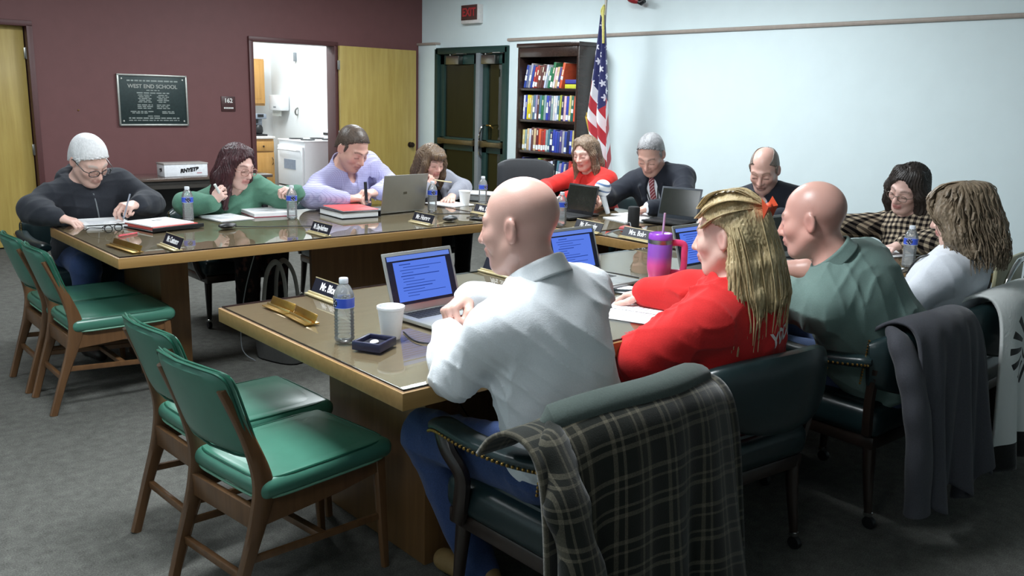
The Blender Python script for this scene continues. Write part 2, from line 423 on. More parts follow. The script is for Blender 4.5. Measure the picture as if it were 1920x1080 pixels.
    paint(1.6*np.exp(-((z+.0655)/.0115)**2)*(np.abs(y)<.027)*(x>.085),(170,104,98) if not fem else (186,92,94),.45 if not fem else .7)
    paint(1.6*np.exp(-((z+.0655)/.002)**2)*(np.abs(y)<.025)*(x>.08),(110,60,56),.6)
    base_loc=A(pel[0],pel[1],0)
    o=np_mesh('person',vt,Q,SKIN,None,base_loc,col); o.location=V(base_loc)
    tag(o,label,'person','people at the meeting tables'); P['o']=o; P['off']=base_loc; PEOPLE[key]=P
    return P
def trunk(S,P,inf,low=True,k=.06):
    s,g,pel,NB,tu,tf,tl,RT,T=[P[q] for q in('s','g','pel','NB','tu','tf','tl','RT','T')]; fem=P['fem']
    S.ell(pel+tu*.03*s,A(.118*g+inf,(.172 if fem else .168)*g+inf,.12+inf)*s,RT,.05)
    S.ell(pel+tu*T*.32+tf*.012*g,A(.115*g+inf,(.142 if fem else .152)*g+inf,.15+inf)*s,RT,k)
    S.ell(pel+tu*T*.66+tf*.004,A(.112*(.5+.5*g)+inf,(.152 if fem else .170)*(.6+.4*g)+inf,.17+inf)*s,RT,k)
    if fem:
        for q in (1,-1): S.ell(pel+tu*T*.62+tf*.085*s+tl*q*.072*s,A(.062+inf,.066+inf,.068+inf)*s,RT,.04)
    S.cap(P['sh']['L']*.85+P['sh']['R']*.15-tu*.02,P['sh']['R']*.85+P['sh']['L']*.15-tu*.02,.058*s+inf,None,.06)
def part(P,name,S,mat,h=None,disp=None,rel=1,label=None,col=None):
    vt,Q=S.mesh(h or P['h'],disp)
    if rel: vt=relax(vt,Q,rel)
    o=np_mesh(name,vt,Q,mat,P['o'],P['off'])
    if label: o['label']=label
    return o
def folds(amp,seed,f=28):
    """narrow cloth creases, strongest in patches"""
    rs=np.random.RandomState(seed); Ws=[]
    for k in range(3):
        a=rs.normal(size=3); b=rs.normal(size=3); Ws.append((a/np.linalg.norm(a)*f*(1.0+.65*k),b/np.linalg.norm(b)*f*.55,rs.rand()*6))
    m=rs.normal(size=(2,3))*9
    def fn(X):
        mask=np.clip(.55+.6*np.sin(X@m[0]+1)*np.sin(X@m[1]),.12,1); d=np.zeros(len(X))
        for k,(a,b,p) in enumerate(Ws):
            n=np.sin(X@a+1.7*np.sin(X@b+p)+p); d-=(1-np.abs(n))**2.2*(.8**k)
        return amp*(d+.5)*mask
    return fn
def top(P,inf=.014,sl=(.066,.058,.043),end=1.0,neck=.062,collar=None,puff=0,sleeve='long',waist=True,hem=None):
    s,NB,tu,tf,tl=[P[q] for q in('s','NB','tu','tf','tl')]; S=SDF(); trunk(S,P,inf)
    for k_ in 'LR':
        S.cap(NB-tu*.012,P['sh'][k_],.050*s+inf*.7,.060*s+inf*.6,.05)
        el,wr=A(*P['arms'][k_][0]),A(*P['arms'][k_][1]); a=P['sh'][k_]
        if puff: S.cap(a+tu*.012,a+(el-a)*.25,puff*s,puff*s*.9,.03)
        if sleeve=='short':
            e=a+(el-a)*.80; S.cap(a,e,sl[0]*s,sl[1]*s,.03); S.half(e,(el-a),.004) if False else None
        else:
            S.chain([a,el],[sl[0]*s,sl[1]*s],.03); w2=el+(wr-el)*end
            S.chain([el,el+(w2-el)*.4,w2],[sl[1]*s,sl[1]*s*.96,sl[2]*s],.03)
            S.cap(w2-(w2-el)*.10,w2,(sl[2]-.004)*s,(sl[2]-.002)*s,.004)
    if neck: 
        S.cap(NB+tu*.02+tf*.006,NB+tu*.16+tf*.05,neck*s,neck*1.15*s,.012,'-')
    return S
def ring(P,S,r=.07,thick=.011,up=.01,tilt=.35,a0=20,a1=340,k=.008,fwd=.006,wide=0):
    s,NB,tu,tf,tl=[P[q] for q in('s','NB','tu','tf','tl')]
    pts=[]
    for i in range(15):
        q=math.radians(a0+(a1-a0)*i/14); c=math.cos(q); pts.append(NB+tu*(up*s-tilt*r*c*s+wide*abs(math.sin(q/2)))+tf*(fwd+r*s*c)+tl*r*s*math.sin(q))
    S.chain(pts,thick*s,k); return pts
def trousers(P,mat,name='trousers',r=(.092,.072,.058),disp=None):
    s=P['s']; S=SDF(); pel,tl,tf,tu,RT,g=P['pel'],P['tl'],P['tf'],P['tu'],P['RT'],P['g']
    S.ell(pel+tu*.0,A(.125*g,.178*g,.11)*s,RT,.05)
    for k_ in 'LR':
        S.cap(P['hips'][k_],P['knees'][k_],r[0]*s*(.6+.4*g),r[1]*s,.05); S.cap(P['knees'][k_],P['feet'][k_]-A(0,0,.02),r[1]*s,r[2]*s,.03)
    return part(P,name,S,mat,.008,disp or folds(.003,5))
def shoes(P,mat):
    for k_ in 'LR':
        S=SDF(); f=P['feet'][k_]; d=P['tf0']; z=A(0,0,1)
        S.cap(A(f[0],f[1],.045)-d*.035,A(f[0],f[1],.04)+d*.16,.044,.036,.02); S.cap(A(f[0],f[1],.085),A(f[0],f[1],.05),.042,.05,.03)
        S.half(A(f[0],f[1],.004),-z,.003)
        part(P,'shoe',S,mat,.007)
def rayhit(S,o,d,tmax=.6):
    """first point where the ray enters the garment"""
    o=A(*o);d=nrm(d);t=0
    for _ in range(60):
        e=S.ev((o+d*t)[None])[0]
        if e<.0008: break
        t+=max(e*.8,.0008)
        if t>tmax: break
    return o+d*t
def hair_short(P,mat,th=.0,line=(.080,.060),nape=(-.09,-.07),bald=None,side=None,rough=.0008,ragged=.006):
    s,R,loc=P['s'],P['R'],P['loc']; S=SDF()
    S.ell(loc(-.015,0,.036),A(.1030+th,.0798+th,.0945+th)*s,R,.02)
    S.ell(loc(-.045,0,-.02),A(.070+th*.5,.0725+th*.5,.075)*s,R,.03)
    d=A(line[0]-nape[0],line[1]-nape[1]); n2=nrm(A(d[1],-d[0])); n=R[0]*n2[0]+R[2]*n2[1]; p0=loc(line[0],0,line[1])
    S.half(p0,n,.004)
    S.ell(loc(.085,0,.0),A(.045,.062,.062)*s,R,.012,'-')
    # sideburns in front of the ears
    for q in (1,-1): S.cap(loc(.022,q*.073,.030),loc(.016,q*.073,-.006),.010*s,.006*s,.01)
    if bald: S.ell(loc(*bald[0]),A(*bald[1])*s,R,.008,'-')
    rs=np.random.RandomState(3); W=rs.normal(size=(4,3))*420; W2=rs.normal(size=(4,3))*330
    def disp(X):
        e=(X-p0)@n; k=ragged*np.exp(-np.abs(e)/.012)
        return rough*sum(np.sin(X@W[i]+i) for i in range(4))/2+k*sum(np.sin(X@W2[i]+2*i) for i in range(4))/2.2
    return part(P,'hair',S,mat,.0042,disp,0)
def grooves(P,freq=46,amp=.0028,seed=0):
    hc,R=P['hc'],P['R']
    def fn(X):
        L=(X-hc)@R.T; th=np.arctan2(L[:,1],L[:,0]+.02)
        return amp*(np.sin(th*freq+9*np.sin(L[:,2]*14+seed)+4*np.sin(L[:,2]*31))+.6*np.sin(th*freq*2.3+L[:,2]*40+seed))
    return fn
def hair_long(P,mat,guides,th=.012,k=.022,face=((.092,0,-.02),(.06,.058,.088)),h=.0048,freq=46,amp=.0028,part_line=None,line=(.088,.070),nape=(-.08,-.16),cut=True):
    """cap of hair over the skull plus locks that follow guides (points in head space, radius)"""
    s,R,loc=P['s'],P['R'],P['loc']; S=SDF()
    S.ell(loc(-.016,0,.036),A(.1005+th,.079+th,.092+th)*s,R,.02); S.ell(loc(-.045,0,-.03),A(.072+th,.077+th,.085)*s,R,.03)
    if cut:
        d=A(line[0]-nape[0],line[1]-nape[1]); n2=A(d[1],-d[0]); S.half(loc(line[0],0,line[1]),R[0]*n2[0]+R[2]*n2[1],.006)
    for gd in guides:
        pts,r=gd[:2]
        for q in ((1,-1) if pts[0][1]!=0 and len(gd)==2 else (1,)):
            S.chain([loc(a,b*q,c) for a,b,c in pts],[x*s for x in r] if isinstance(r,(list,tuple)) else r*s,k)
    if face: S.ell(loc(*face[0]),A(*face[1])*s,R,.008,'-')
    if part_line: S.cap(loc(*part_line[0]),loc(*part_line[1]),.004*s,None,.004,'-')
    return part(P,'hair',S,mat,h,grooves(P,freq,amp),0)
def glasses(P,mat,lens,w=.026,hh=.019,th=.0022,rnd=2.6,drop=-.006):
    s,loc=P['s'],P['loc']; mb=MB()
    for q in (1,-1):
        pts=[]
        for i in range(20):
            a=2*PI*i/20; c,d=math.cos(a),math.sin(a); pts.append(loc(.112-.010*abs(q*.034+w*c)/.06,q*.034+w*math.copysign(abs(c)**(2/rnd),c),drop+hh*math.copysign(abs(d)**(2/rnd),d))-P['off'])
        mb.sweep(pts,th*s,mat,6,closed=True,up=tuple(P['R'][0]))
        mb.add(pts,[tuple(range(20))],lens)
        mb.sweep([loc(.106,q*.060,drop+.008)-P['off'],loc(.085,q*.079,drop+.010)-P['off'],loc(-.005,q*.086,.012)-P['off'],loc(-.03,q*.084,-.004)-P['off']],th*s,mat,6)
    mb.sweep([loc(.112,.010,drop+.006)-P['off'],loc(.116,0,drop+.009)-P['off'],loc(.112,-.010,drop+.006)-P['off']],th*s,mat,6)
    return mb.build('glasses',None,P['o'])
LAMP_E=6.0
TROFF=[(-2.0,-2.4,74),(-4.6,-2.6,52),(-2.3,-4.9,84),(-5.3,-6.8,100),(-7.2,-4.6,16),(-7.4,-8.6,4)]
LAMPLAB=['ceiling light between bookcase and white wall','ceiling light over the far meeting table','ceiling light over the right side of the tables','ceiling light over the near table corner','ceiling light over the open carpet at left','ceiling light near the camera at left']
KP=70
EXPO=0.0
# ------------------------------------------------------------ the room
CEIL=2.95
M_maroon=plain('maroon_paint',(112,72,72),.6,var=.04,scale=8)
M_maroond=plain('maroon_trim',(88,52,52),.45,var=.05)
M_white=plain('white_paint',(228,243,246),.75,var=.015,scale=5)
M_whitek=plain('kitchen_paint',(232,236,236),.7,var=.02,scale=5)
M_beige=plain('ledge_beige',(168,156,146),.5,var=.05)
def carpet():
    t=NT('carpet'); v=t.coord('Object'); a=t.noise(v,190,3,.7); b=t.noise(v,22,4,.6); c=t.noise(v,1.6,2)
    x=t.math('ADD',t.math('MULTIPLY',a,.6),t.math('ADD',t.math('MULTIPLY',b,.3),t.math('MULTIPLY',c,.1)))
    col=t.ramp(x,[(.36,rgb(74,74,70)),(.5,rgb(96,96,92)),(.64,rgb(119,119,114))])
    t.principled(col,.95,bump=a,bstr=.6,bdist=.006,Specular_IOR_Level=.1); return t.m
M_carpet=carpet()
M_doorwood=wood('door_veneer',(172,146,74),(196,172,98),2,.4,3,.1)
M_steel=plain('brushed_steel',(150,150,146),.35,1,var=.05)
M_chrome=plain('chrome',(205,205,205),.12,1,var=.02)
M_brass=plain('brass',(186,150,84),.3,1,var=.08)
M_bronze=plain('dark_bronze',(70,58,48),.4,.8)
M_black=plain('black_plastic',(22,23,25),.4,var=.1)
M_green=plain('dark_green_paint',(30,58,54),.4,var=.08)
M_grayp=plain('gray_paint',(128,134,138),.4,var=.04)
M_darkglass=thin_glass('night_glass',(120,125,95),1.5,.02,.55,(42,44,26))
mb=MB(); mb.box((-4.4,-4.4,-.05),(9.6,18.5,.1)); structure(mb,'floor',M_carpet)
mb=MB(); mb.box((-4.4,-6.2,CEIL+.05),(9.6,13,.1)); structure(mb,'ceiling',plain('ceiling_tile',(226,228,226),.8,var=.04,scale=14))
KX0,KX1,DZ=-2.243,-1.235,2.048
LX0,LX1=-5.33,-4.405
mb=MB()
for x0,x1,z0,z1 in ((-9.2,LX0,0,CEIL),(LX0,LX1,DZ,CEIL),(LX1,KX0,0,CEIL),(KX0,KX1,DZ,CEIL),(KX1,.15,0,CEIL)):
    mb.box(((x0+x1)/2,.075,(z0+z1)/2),(x1-x0,.15,z1-z0))
structure(mb,'wall_back',M_maroon)
mb=MB()
for y0,y1,z0,z1 in ((-12.7,-1.715,0,CEIL),(-1.715,-.37,2.075,CEIL),(-.37,0,0,CEIL)):
    mb.box((.075,(y0+y1)/2,(z0+z1)/2),(.15,y1-y0,z1-z0))
mb.box((-.03,-.19,1.06),(.06,.37,2.11),bev=.004); mb.box((-.03,(-1.715-12.6)/2,1.06),(.06,12.6-1.715,2.11),bev=.004)
structure(mb,'wall_right',M_white)
mb=MB(); mb.box((-.04,-.185,2.125),(.085,.40,.03),bev=.01); structure(mb,'trim_1',M_beige)
mb=MB(); mb.box((-.04,(-1.69-12.6)/2,2.128),(.085,12.6-1.69,.034),bev=.012); structure(mb,'trim_2',M_beige)
mb=MB(); mb.box((-.066,(-3.2-12.6)/2,.075),(.012,12.6-3.2,.15),bev=.004); structure(mb,'baseboard_right',plain('maroon_vinyl',(84,56,56),.4))
mb=MB()
for x0,x1 in ((-9.1,LX0-.07),(LX1+.07,KX0-.07),(KX1+.07,-.07)): mb.box(((x0+x1)/2,-.006,.05),(x1-x0,.012,.10),bev=.003)
structure(mb,'baseboard_back',M_maroond)
mb=MB(); mb.box((-9.15,-6.2,CEIL/2),(.1,12.8,CEIL)); structure(mb,'wall_left',M_white)
mb=MB(); mb.box((-4.4,-12.6,CEIL/2),(9.6,.1,CEIL)); structure(mb,'wall_front',M_white)
# door casings
def casing(name,x0,x1):
    mb=MB(); w=.05
    for x in (x0-w/2+.012,x1+w/2-.012): mb.box((x,.06,DZ/2),(w,.19,DZ),bev=.004)
    mb.box(((x0+x1)/2,.06,DZ+w/2-.012),(x1-x0+2*w-.024,.19,w),bev=.004)
    structure(mb,name,M_maroond)
casing('trim_3',KX0,KX1); casing('trim_4',LX0,LX1)
# wooden door of the kitchen, swung flat against the maroon wall
def hinge_set(parent,x,y,zs,m=M_steel):
    for z in zs:
        mb=MB(); mb.box((x,y,z),(.035,.012,.10),bev=.002); mb.sweep([(x,y-.008,z-.052),(x,y-.008,z+.052)],.007,None,8); mb.build('hinge',m,parent)
def leaf(name,label,x0,x1,yc,rz=0):
    mb=MB(); mb.box(((x0+x1)/2,yc,1.03),(x1-x0,.044,2.03),bev=.003); o=structure(mb,name,M_doorwood); return o
d1=leaf('door_1','',-1.215,-.155,-.075)
hinge_set(d1,-1.222,-.09,(1.83,1.04,.25))
mb=MB(); mb.lathe([(.0,.0),(.034,.0),(.034,.008),(.014,.012),(.013,.03),(.029,.04),(.033,.052),(.026,.066),(.0,.07)],m=M_bronze,M=Matrix.Translation((-.245,-.097,.915))@Matrix.Rotation(PI/2,4,'X')); mb.build('knob',None,d1)
mb=MB(); mb.box((-.155,-.075,.915),(.004,.03,.12)); mb.build('latch_plate',M_steel,d1)
d2=leaf('door_2','',LX0+.015,LX1-.02,.085)
hinge_set(d2,LX1-.012,.052,(1.80,.92,.22))
# green glazed double doors
def gdoor(name,y0,y1,pull):
    x=-.02; mb=MB(); w=.085; yc=(y0+y1)/2; L=abs(y1-y0)
    lo,hi=min(y0,y1),max(y0,y1)
    for y in (lo+w/2,hi-w/2): mb.box((x,y,1.0),(.045,w,1.98),bev=.004)
    mb.box((x,yc,1.935),(.045,L-.01,.11),bev=.004); mb.box((x,yc,.96),(.045,L-.01,.15),bev=.004); mb.box((x,yc,.13),(.045,L-.01,.24),bev=.004)
    o=structure(mb,name,M_green)
    for z0,z1 in ((1.04,1.88),(.25,.885)):
        mb=MB(); mb.box((x+.005,yc,(z0+z1)/2),(.008,L-2*w+.01,z1-z0)); mb.build('pane',M_darkglass,o)
    mb=MB(); mb.box((x-.06,yc+.04,1.925),(.07,.24,.10),bev=.008); mb.sweep([(x-.05,yc+.12,1.985),(x-.10,yc-.05,1.995),(x-.03,yc-.16,2.0)],.008,None,8); mb.sphere((x-.06,yc+.12,1.985),.014); mb.sphere((x-.04,yc-.16,2.0),.014); mb.build('door_closer',M_steel,o)
    mb=MB(); mb.box((x-.06,yc,.985),(.035,L-.06,.055),bev=.006); mb.box((x-.045,hi-.06,.985),(.06,.09,.075),bev=.008); mb.box((x-.045,lo+.05,.985),(.05,.05,.065),bev=.006); mb.build('panic_bar',plain('dull_brass',(118,106,78),.35,.8),o)
    if pull:
        mb=MB(); mb.sweep(smooth_path([(x-.03,hi-.05,1.20),(x-.07,hi-.045,1.17),(x-.085,hi-.03,1.05),(x-.07,hi-.015,.88),(x-.03,hi-.01,.84)]),.011,None,8); mb.build('pull_handle',M_chrome,o)
        mb=MB(); mb.sweep(smooth_path([(x-.03,yc+.1,1.19),(x-.06,yc+.08,1.20),(x-.06,yc+.02,1.20),(x-.03,yc,1.17)]),.008,None,8); mb.build('key_pull',M_brass,o)
gdoor('door_3',-.435,-1.165,False); gdoor('door_4',-1.245,-1.66,True)
mb=MB()
for y in (-.40,-1.69): mb.box((-.03,y,1.03),(.10,.06,2.06),bev=.004)
mb.box((-.03,-1.045,2.035),(.10,1.30,.075),bev=.004); structure(mb,'trim_5',M_green)
mb=MB(); mb.box((-.045,-1.205,1.0),(.09,.07,2.0),bev=.006); structure(mb,'trim_6',M_grayp)
# kitchen beyond the opening
mb=MB(); mb.box((-.475,1.65,CEIL/2),(.15,3.0,CEIL)); mb.box((-1.6,3.06,CEIL/2),(2.5,.15,CEIL)); mb.box((-3.05,1.65,CEIL/2),(.15,3.0,CEIL))
structure(mb,'wall_kitchen',M_whitek)
mb=MB(); mb.box((-1.8,1.6,CEIL+.05),(2.7,3.1,.1)); structure(mb,'ceiling_kitchen',M_white)
# exit sign
t=thing('exit_sign','red and dark EXIT sign in a pale box above the green doors','sign',(-.06,-1.015,2.445))
mb=MB(); mb.box((.025,-.008,-.012),(.07,.32,.205),bev=.006); mb.build('housing',plain('sign_white',(226,222,220),.5),t)
mb=MB(); mb.box((-.012,0,.004),(.008,.285,.165),bev=.002); mb.build('face',plain('sign_face',(86,58,54),.4),t)
text('lettering','EXIT',.125,plain('exit_red',(186,62,64),.4),frameM((-.0175,0,.004),(0,-1,0),(0,0,1)),t,bold=.004,sx=.95)
# red bell shaped fitting high on the wall
t=thing('wall_horn','red curved fitting with a black tip, high on the white wall at the top edge','alarm horn',(-.06,-3.5,2.47))
mb=MB(); mb.sweep(smooth_path([(.0,.03,.10),(-.05,.02,.04),(-.06,-.02,-.03),(-.05,-.075,-.062)]),[.055]*8+[.058]*8+[.05,.045,.04,.036,.032,.028,.026,.024,.022],plain('alarm_red',(150,38,44),.35),14); mb.build('body',None,t)
mb=MB(); mb.sweep([(-.05,-.07,-.06),(-.05,-.105,-.072),(-.05,-.14,-.055)],[.022,.026,.022],M_black,12); mb.build('tip',None,t)
mb=MB(); mb.box((-.005,.03,.10),(.012,.12,.12),bev=.004); mb.build('base_plate',M_grayp,t)
# plaque
t=thing('wall_plaque','dark green metal plaque with silver frame and raised lettering on maroon wall','plaque',(-3.312,-.0,1.395))
mb=MB(); mb.box((0,-.012,0),(.655,.018,.485),bev=.003); mb.build('plate',plain('plaque_green',(44,58,58),.45,.3,var=.15,scale=40),t)
mb=MB(); M_plq=plain('plaque_silver',(178,180,174),.35,.6,var=.1)
for c,sz in (((0,-.018,.243),(.69,.028,.018)),((0,-.018,-.243),(.69,.028,.018)),((-.336,-.018,0),(.018,.028,.50)),((.336,-.018,0),(.018,.028,.50))): mb.box(c,sz,None,bev=.004)
mb.build('frame',M_plq,t)
M_plt=plain('plaque_letters',(150,158,154),.45,.4)
FB=lambda x,z: frameM((x,-.0215,z),(1,0,0),(0,0,1))
text('lettering','WEST END SCHOOL',.052,M_plq,FB(0,.135),t,ext=.001,bold=.001,sx=1.02)
mb=MB(); rs=random.Random(4)
def line(xc,z,w,h):
    x=xc-w/2
    while x<xc+w/2-.01:
        L=min(rs.uniform(.02,.06),xc+w/2-x); mb.box((x+L/2,-.0215,z),(L,.002,h)); x+=L+.010
line(0,.19,.50,.014); line(0,.098,.13,.009); line(0,.072,.32,.011)
for k in range(5): line(-.085,.050-.0165*k,.13-.02*(k%2),.009); line(.095,.050-.0165*k,.12-.03*((k+1)%2),.009)
for k in range(3): line(-.085,-.045-.0165*k,.15,.009); line(.095,-.045-.0165*k,.13,.009)
line(-.11,-.110,.24,.009);line(.14,-.110,.12,.009);line(-.14,-.125,.15,.009);line(.15,-.125,.14,.009); line(0,-.155,.13,.008); line(0,-.175,.50,.012); line(0,-.197,.50,.009)
mb.build('lettering',M_plt,t)
for x in (-.30,.30):
    for z in (-.205,.205): mb=MB(); mb.lathe([(0,0),(.010,.0),(.008,.005),(0,.007)],m=M_plq,M=Matrix.Translation((x,-.021,z))@Matrix.Rotation(PI/2,4,'X'),n=12); mb.build('rosette',None,t)
# room number
t=thing('room_sign','small dark room sign with white number 162 beside the kitchen door','sign',(-2.525,0,1.365))
mb=MB(); mb.box((0,-.006,.008),(.155,.012,.155),bev=.003); mb.build('plate',plain('sign_maroon',(72,44,44),.4),t)
text('number','162',.062,emit('paint_white_flat',(0,0,0)) if False else plain('letter_white',(236,236,232),.5),frameM((0,-.0125,.04),(1,0,0),(0,0,1)),t,bold=.0015)
mb=MB(); 
for k in range(6): mb.box((-.045+k*.018,-.0125,-.035),(.013,.002,.016))
mb.build('raised_dots',plain('letter_white',(236,236,232),.5),t)
# small nail on the wall
mb=MB(); mb.sphere((-4.02,-.004,1.29),.008); tag(mb.build('wall_nail',M_brass),'tiny nail head in maroon wall left of the plaque','nail')
# kitchen fittings
M_oak=wood('honey_oak',(176,128,62),(200,152,84),2,.35,4,.2)
M_enam=plain('white_enamel',(240,242,244),.2,var=.01)
def cab(t,x0,x1,y,z0,z1,dep,doors,drawer=None):
    mb=MB(); mb.box(((x0+x1)/2,y+dep/2+.01,(z0+z1)/2),(x1-x0,dep-.02,z1-z0),bev=.003); mb.build('carcass',M_oak,t)
    w=(x1-x0)/doors; zt=z1-.02 if drawer is None else drawer-.02
    for k in range(doors):
        xc=x0+w*(k+.5); mb=MB(); mb.box((xc,y,(z0+.03+zt)/2),(w-.02,.02,zt-z0-.03),bev=.004); mb.box((xc,y-.008,(z0+.03+zt)/2),(w-.13,.012,zt-z0-.15),bev=.006)
        d=mb.build('door',M_oak,t); mb=MB(); xh=xc+(w/2-.04)*(1 if k%2==0 else -1); zh=z0+.10 if drawer is None else zt-.12
        mb.sweep([(xh,y-.012,zh-.05),(xh,y-.03,zh-.03),(xh,y-.03,zh+.03),(xh,y-.012,zh+.05)],.006,M_bronze,8); mb.build('handle',None,d)
        if drawer:
            mb=MB(); mb.box((xc,y,(drawer+z1-.03)/2),(w-.02,.02,z1-.03-drawer),bev=.004); d=mb.build('drawer',M_oak,t); mb=MB(); mb.sphere((xc,y-.02,(drawer+z1-.03)/2),.014,M_bronze); mb.build('knob',None,d)
t=thing('wall_cupboard','oak wall cupboard seen high through the kitchen doorway','cupboard',(0,0,0)); cab(t,-1.60,-.805,2.66,1.315,1.955,.32,2)
t=thing('base_cabinet','oak base cabinet with drawer under the white kitchen worktop','cabinet',(0,0,0)); cab(t,-1.85,-.835,2.37,.0,.865,.60,3,.70)
mb=MB(); mb.box((-1.55,2.665,.885),(1.45,.63,.035),bev=.008); tag(mb.build('kitchen_worktop',plain('worktop',(226,220,214),.35)),'white kitchen worktop on top of the oak cabinet','worktop')
t=thing('coffee_maker','grey and black coffee maker on the kitchen worktop','coffee maker',(-.99,2.56,.903))
mb=MB(); mb.box((0,0,.0125),(.20,.22,.025),bev=.008); mb.build('base',M_black,t)
mb=MB(); mb.box((0,.07,.15),(.18,.09,.28),bev=.012); mb.box((0,0,.27),(.19,.22,.07),bev=.012); mb.build('body',plain('grey_plastic',(136,146,158),.4),t)
mb=MB(); mb.lathe([(.05,0),(.065,.03),(.06,.09),(.04,.12)],(0,-.03,.03),M_black); mb.build('carafe',None,t)
mb=MB(); mb.box((0,-.111,.28),(.09,.006,.04)); mb.box((0,.022,.20),(.05,.008,.05)); mb.build('control_panel',M_black,t)
t=thing('kitchen_stove','white freestanding kitchen stove with black burners and oven window','stove',(0,0,0))
mb=MB(); mb.box((-.92,1.10,.46),(.62,.69,.90),bev=.01); mb.box((-.92,1.10,.915),(.65,.70,.02),bev=.006); mb.build('body',M_enam,t)
mb=MB(); mb.box((-1.245,1.10,.60),(.025,.66,.50),bev=.008); d=mb.build('oven_door',M_enam,t)
mb=MB(); mb.box((-1.26,1.10,.62),(.006,.30,.12)); mb.build('window',plain('oven_window',(150,160,176),.15),d)
mb=MB(); mb.sweep([(-1.262,.83,.80),(-1.29,.85,.80),(-1.29,1.35,.80),(-1.262,1.37,.80)],.012,M_enam,8); mb.build('handle',None,d)
mb=MB(); mb.box((-1.245,1.10,.20),(.025,.66,.26),bev=.008); mb.box((-1.26,1.10,.29),(.03,.5,.02),bev=.006); mb.build('drawer',M_enam,t)
mb=MB(); mb.box((-1.238,1.10,.34),(.01,.67,.012)); mb.build('door_gap',M_black,t)
for x in (-1.08,-.78):
    for y in (.95,1.26): mb=MB(); mb.lathe([(.0,.0),(.09,.0),(.09,.012),(.0,.012)],(x,y,.925),M_black,20); mb.build('burner',None,t)
mb=MB(); mb.box((-.60,1.10,.985),(.05,.69,.12),bev=.012); mb.build('backguard',M_enam,t)
mb=MB(); mb.box((-.632,1.10,.985),(.008,.5,.03)); mb.build('control_strip',M_black,t)
t=thing('towel_dispenser','white paper towel dispenser on the kitchen wall above the stove','dispenser',(-.555,2.60,1.36))
mb=MB(); mb.box((-.075,0,0),(.14,.36,.22),bev=.02); mb.build('case',M_enam,t)
mb=MB(); mb.box((-.09,.03,-.145),(.02,.22,.08)); mb.build('paper_towel',plain('towel_paper',(206,210,204),.9),t)
mb=MB(); mb.box((-.142,0,-.06),(.008,.08,.02)); mb.build('slot',M_grayp,t)
mb=MB(); mb.box((-.57,2.21,1.99),(.03,.05,.12),bev=.006); tag(mb.build('wall_fixture',M_grayp),'small grey fixture high on the kitchen wall','fixture')
mb=MB(); mb.sweep(smooth_path([(-.56,2.18,1.30),(-.60,2.17,1.27),(-.59,2.19,1.22),(-.56,2.2,1.2)]),.012,None,8); tag(mb.build('wall_hook',M_steel),'small metal hook on kitchen wall right of the dispenser','hook')
# console table by the maroon wall
M_dkwood=wood('dark_walnut',(40,30,26),(58,44,38),0,.25,5,.4)
t=thing('console_table','long dark console table against the maroon wall under the plaque','table',(-3.2,-.34,0))
mb=MB(); mb.box((0,0,.655),(1.72,.56,.03),bev=.006); mb.build('top',plain('console_top',(92,78,70),.12,var=.1,coat=.6),t)
mb=MB(); mb.box((0,.0,.60),(1.62,.48,.08),bev=.004); mb.build('apron',plain('dark_bronze_edge',(66,62,58),.4),t)
for x in (-.78,.78):
    for y in (-.22,.22): mb=MB(); mb.box((x,y,.28),(.06,.06,.56),bev=.006); mb.build('leg',M_black,t)
mb=MB(); mb.box((0,.20,.32),(1.5,.02,.48)); mb.build('back_panel',M_black,t)
t=thing('white_box','long white carton with slanted black brush lettering on the console table','box',(-3.21,-.42,.67))
mb=MB(); mb.box((0,0,.062),(.43,.20,.12),bev=.003); mb.build('carton',plain('carton_white',(232,234,238),.6),t)
mb=MB(); mb.box((0,0,.126),(.44,.21,.014),bev=.003); mb.build('lid',plain('carton_grey',(176,170,166),.6),t)
M_ink=plain('ink_black',(24,22,26),.6)
text('lettering','RNYETB',.05,M_ink,frameM((.03,-.1005,.062),(1,0,.10),(0,0,1)),t,bold=.004,shear=.25)
mb=MB(); mb.box((.13,-.101,.032),(.05,.002,.008)); mb.build('underline',plain('ink_red',(170,100,105),.6),t)
text('side_lettering','RN',.045,M_ink,frameM((-.2155,.0,.06),(0,-1,.15),(0,0,1)),t,bold=.004,shear=.25)
# ------------------------------------------------------------ bookcase and books
t=thing('bookcase','tall dark wood bookcase full of books against the white wall','bookcase',(-.225,-2.66,0))
HB=2.055
mb=MB()
for y in (-.425,.425): mb.box((0,y,HB/2),(.31,.03,HB),bev=.003)
mb.build('side_panel',M_dkwood,t)
mb=MB(); mb.box((0,0,HB-.02),(.34,.90,.04),bev=.006); mb.box((-.145,0,HB-.085),(.02,.82,.10),bev=.003); mb.build('cornice',M_dkwood,t)
mb=MB(); mb.box((.148,0,HB/2),(.012,.83,HB-.05)); mb.build('back_panel',M_dkwood,t)
mb=MB(); mb.box((0,0,.05),(.30,.82,.10)); mb.build('plinth',M_dkwood,t)
SHZ=[1.615,1.30,.985,.675,.36,.10]
for z in SHZ: mb=MB(); mb.box((0,0,z-.0125),(.29,.82,.025),bev=.002); mb.build('shelf',M_dkwood,t)
ORD='first second third fourth fifth sixth seventh eighth ninth tenth eleventh twelfth thirteenth fourteenth fifteenth sixteenth seventeenth eighteenth nineteenth twentieth twenty-first twenty-second twenty-third twenty-fourth twenty-fifth twenty-sixth'.split()
PAL={'blue':(52,72,164),'grey blue':(96,112,150),'red':(172,58,50),'orange':(206,96,58),'brown':(112,72,60),'white':(206,208,210),'green':(48,116,88),'tan':(190,172,126),'yellow':(208,204,52),'navy':(40,48,88),'purple':(92,72,130),'teal':(70,118,124),'maroon':(98,42,50),'lime':(168,188,70),'black':(40,42,46),'light grey':(150,158,162)}
M_lab=plain('spine_label',(224,228,228),.7)
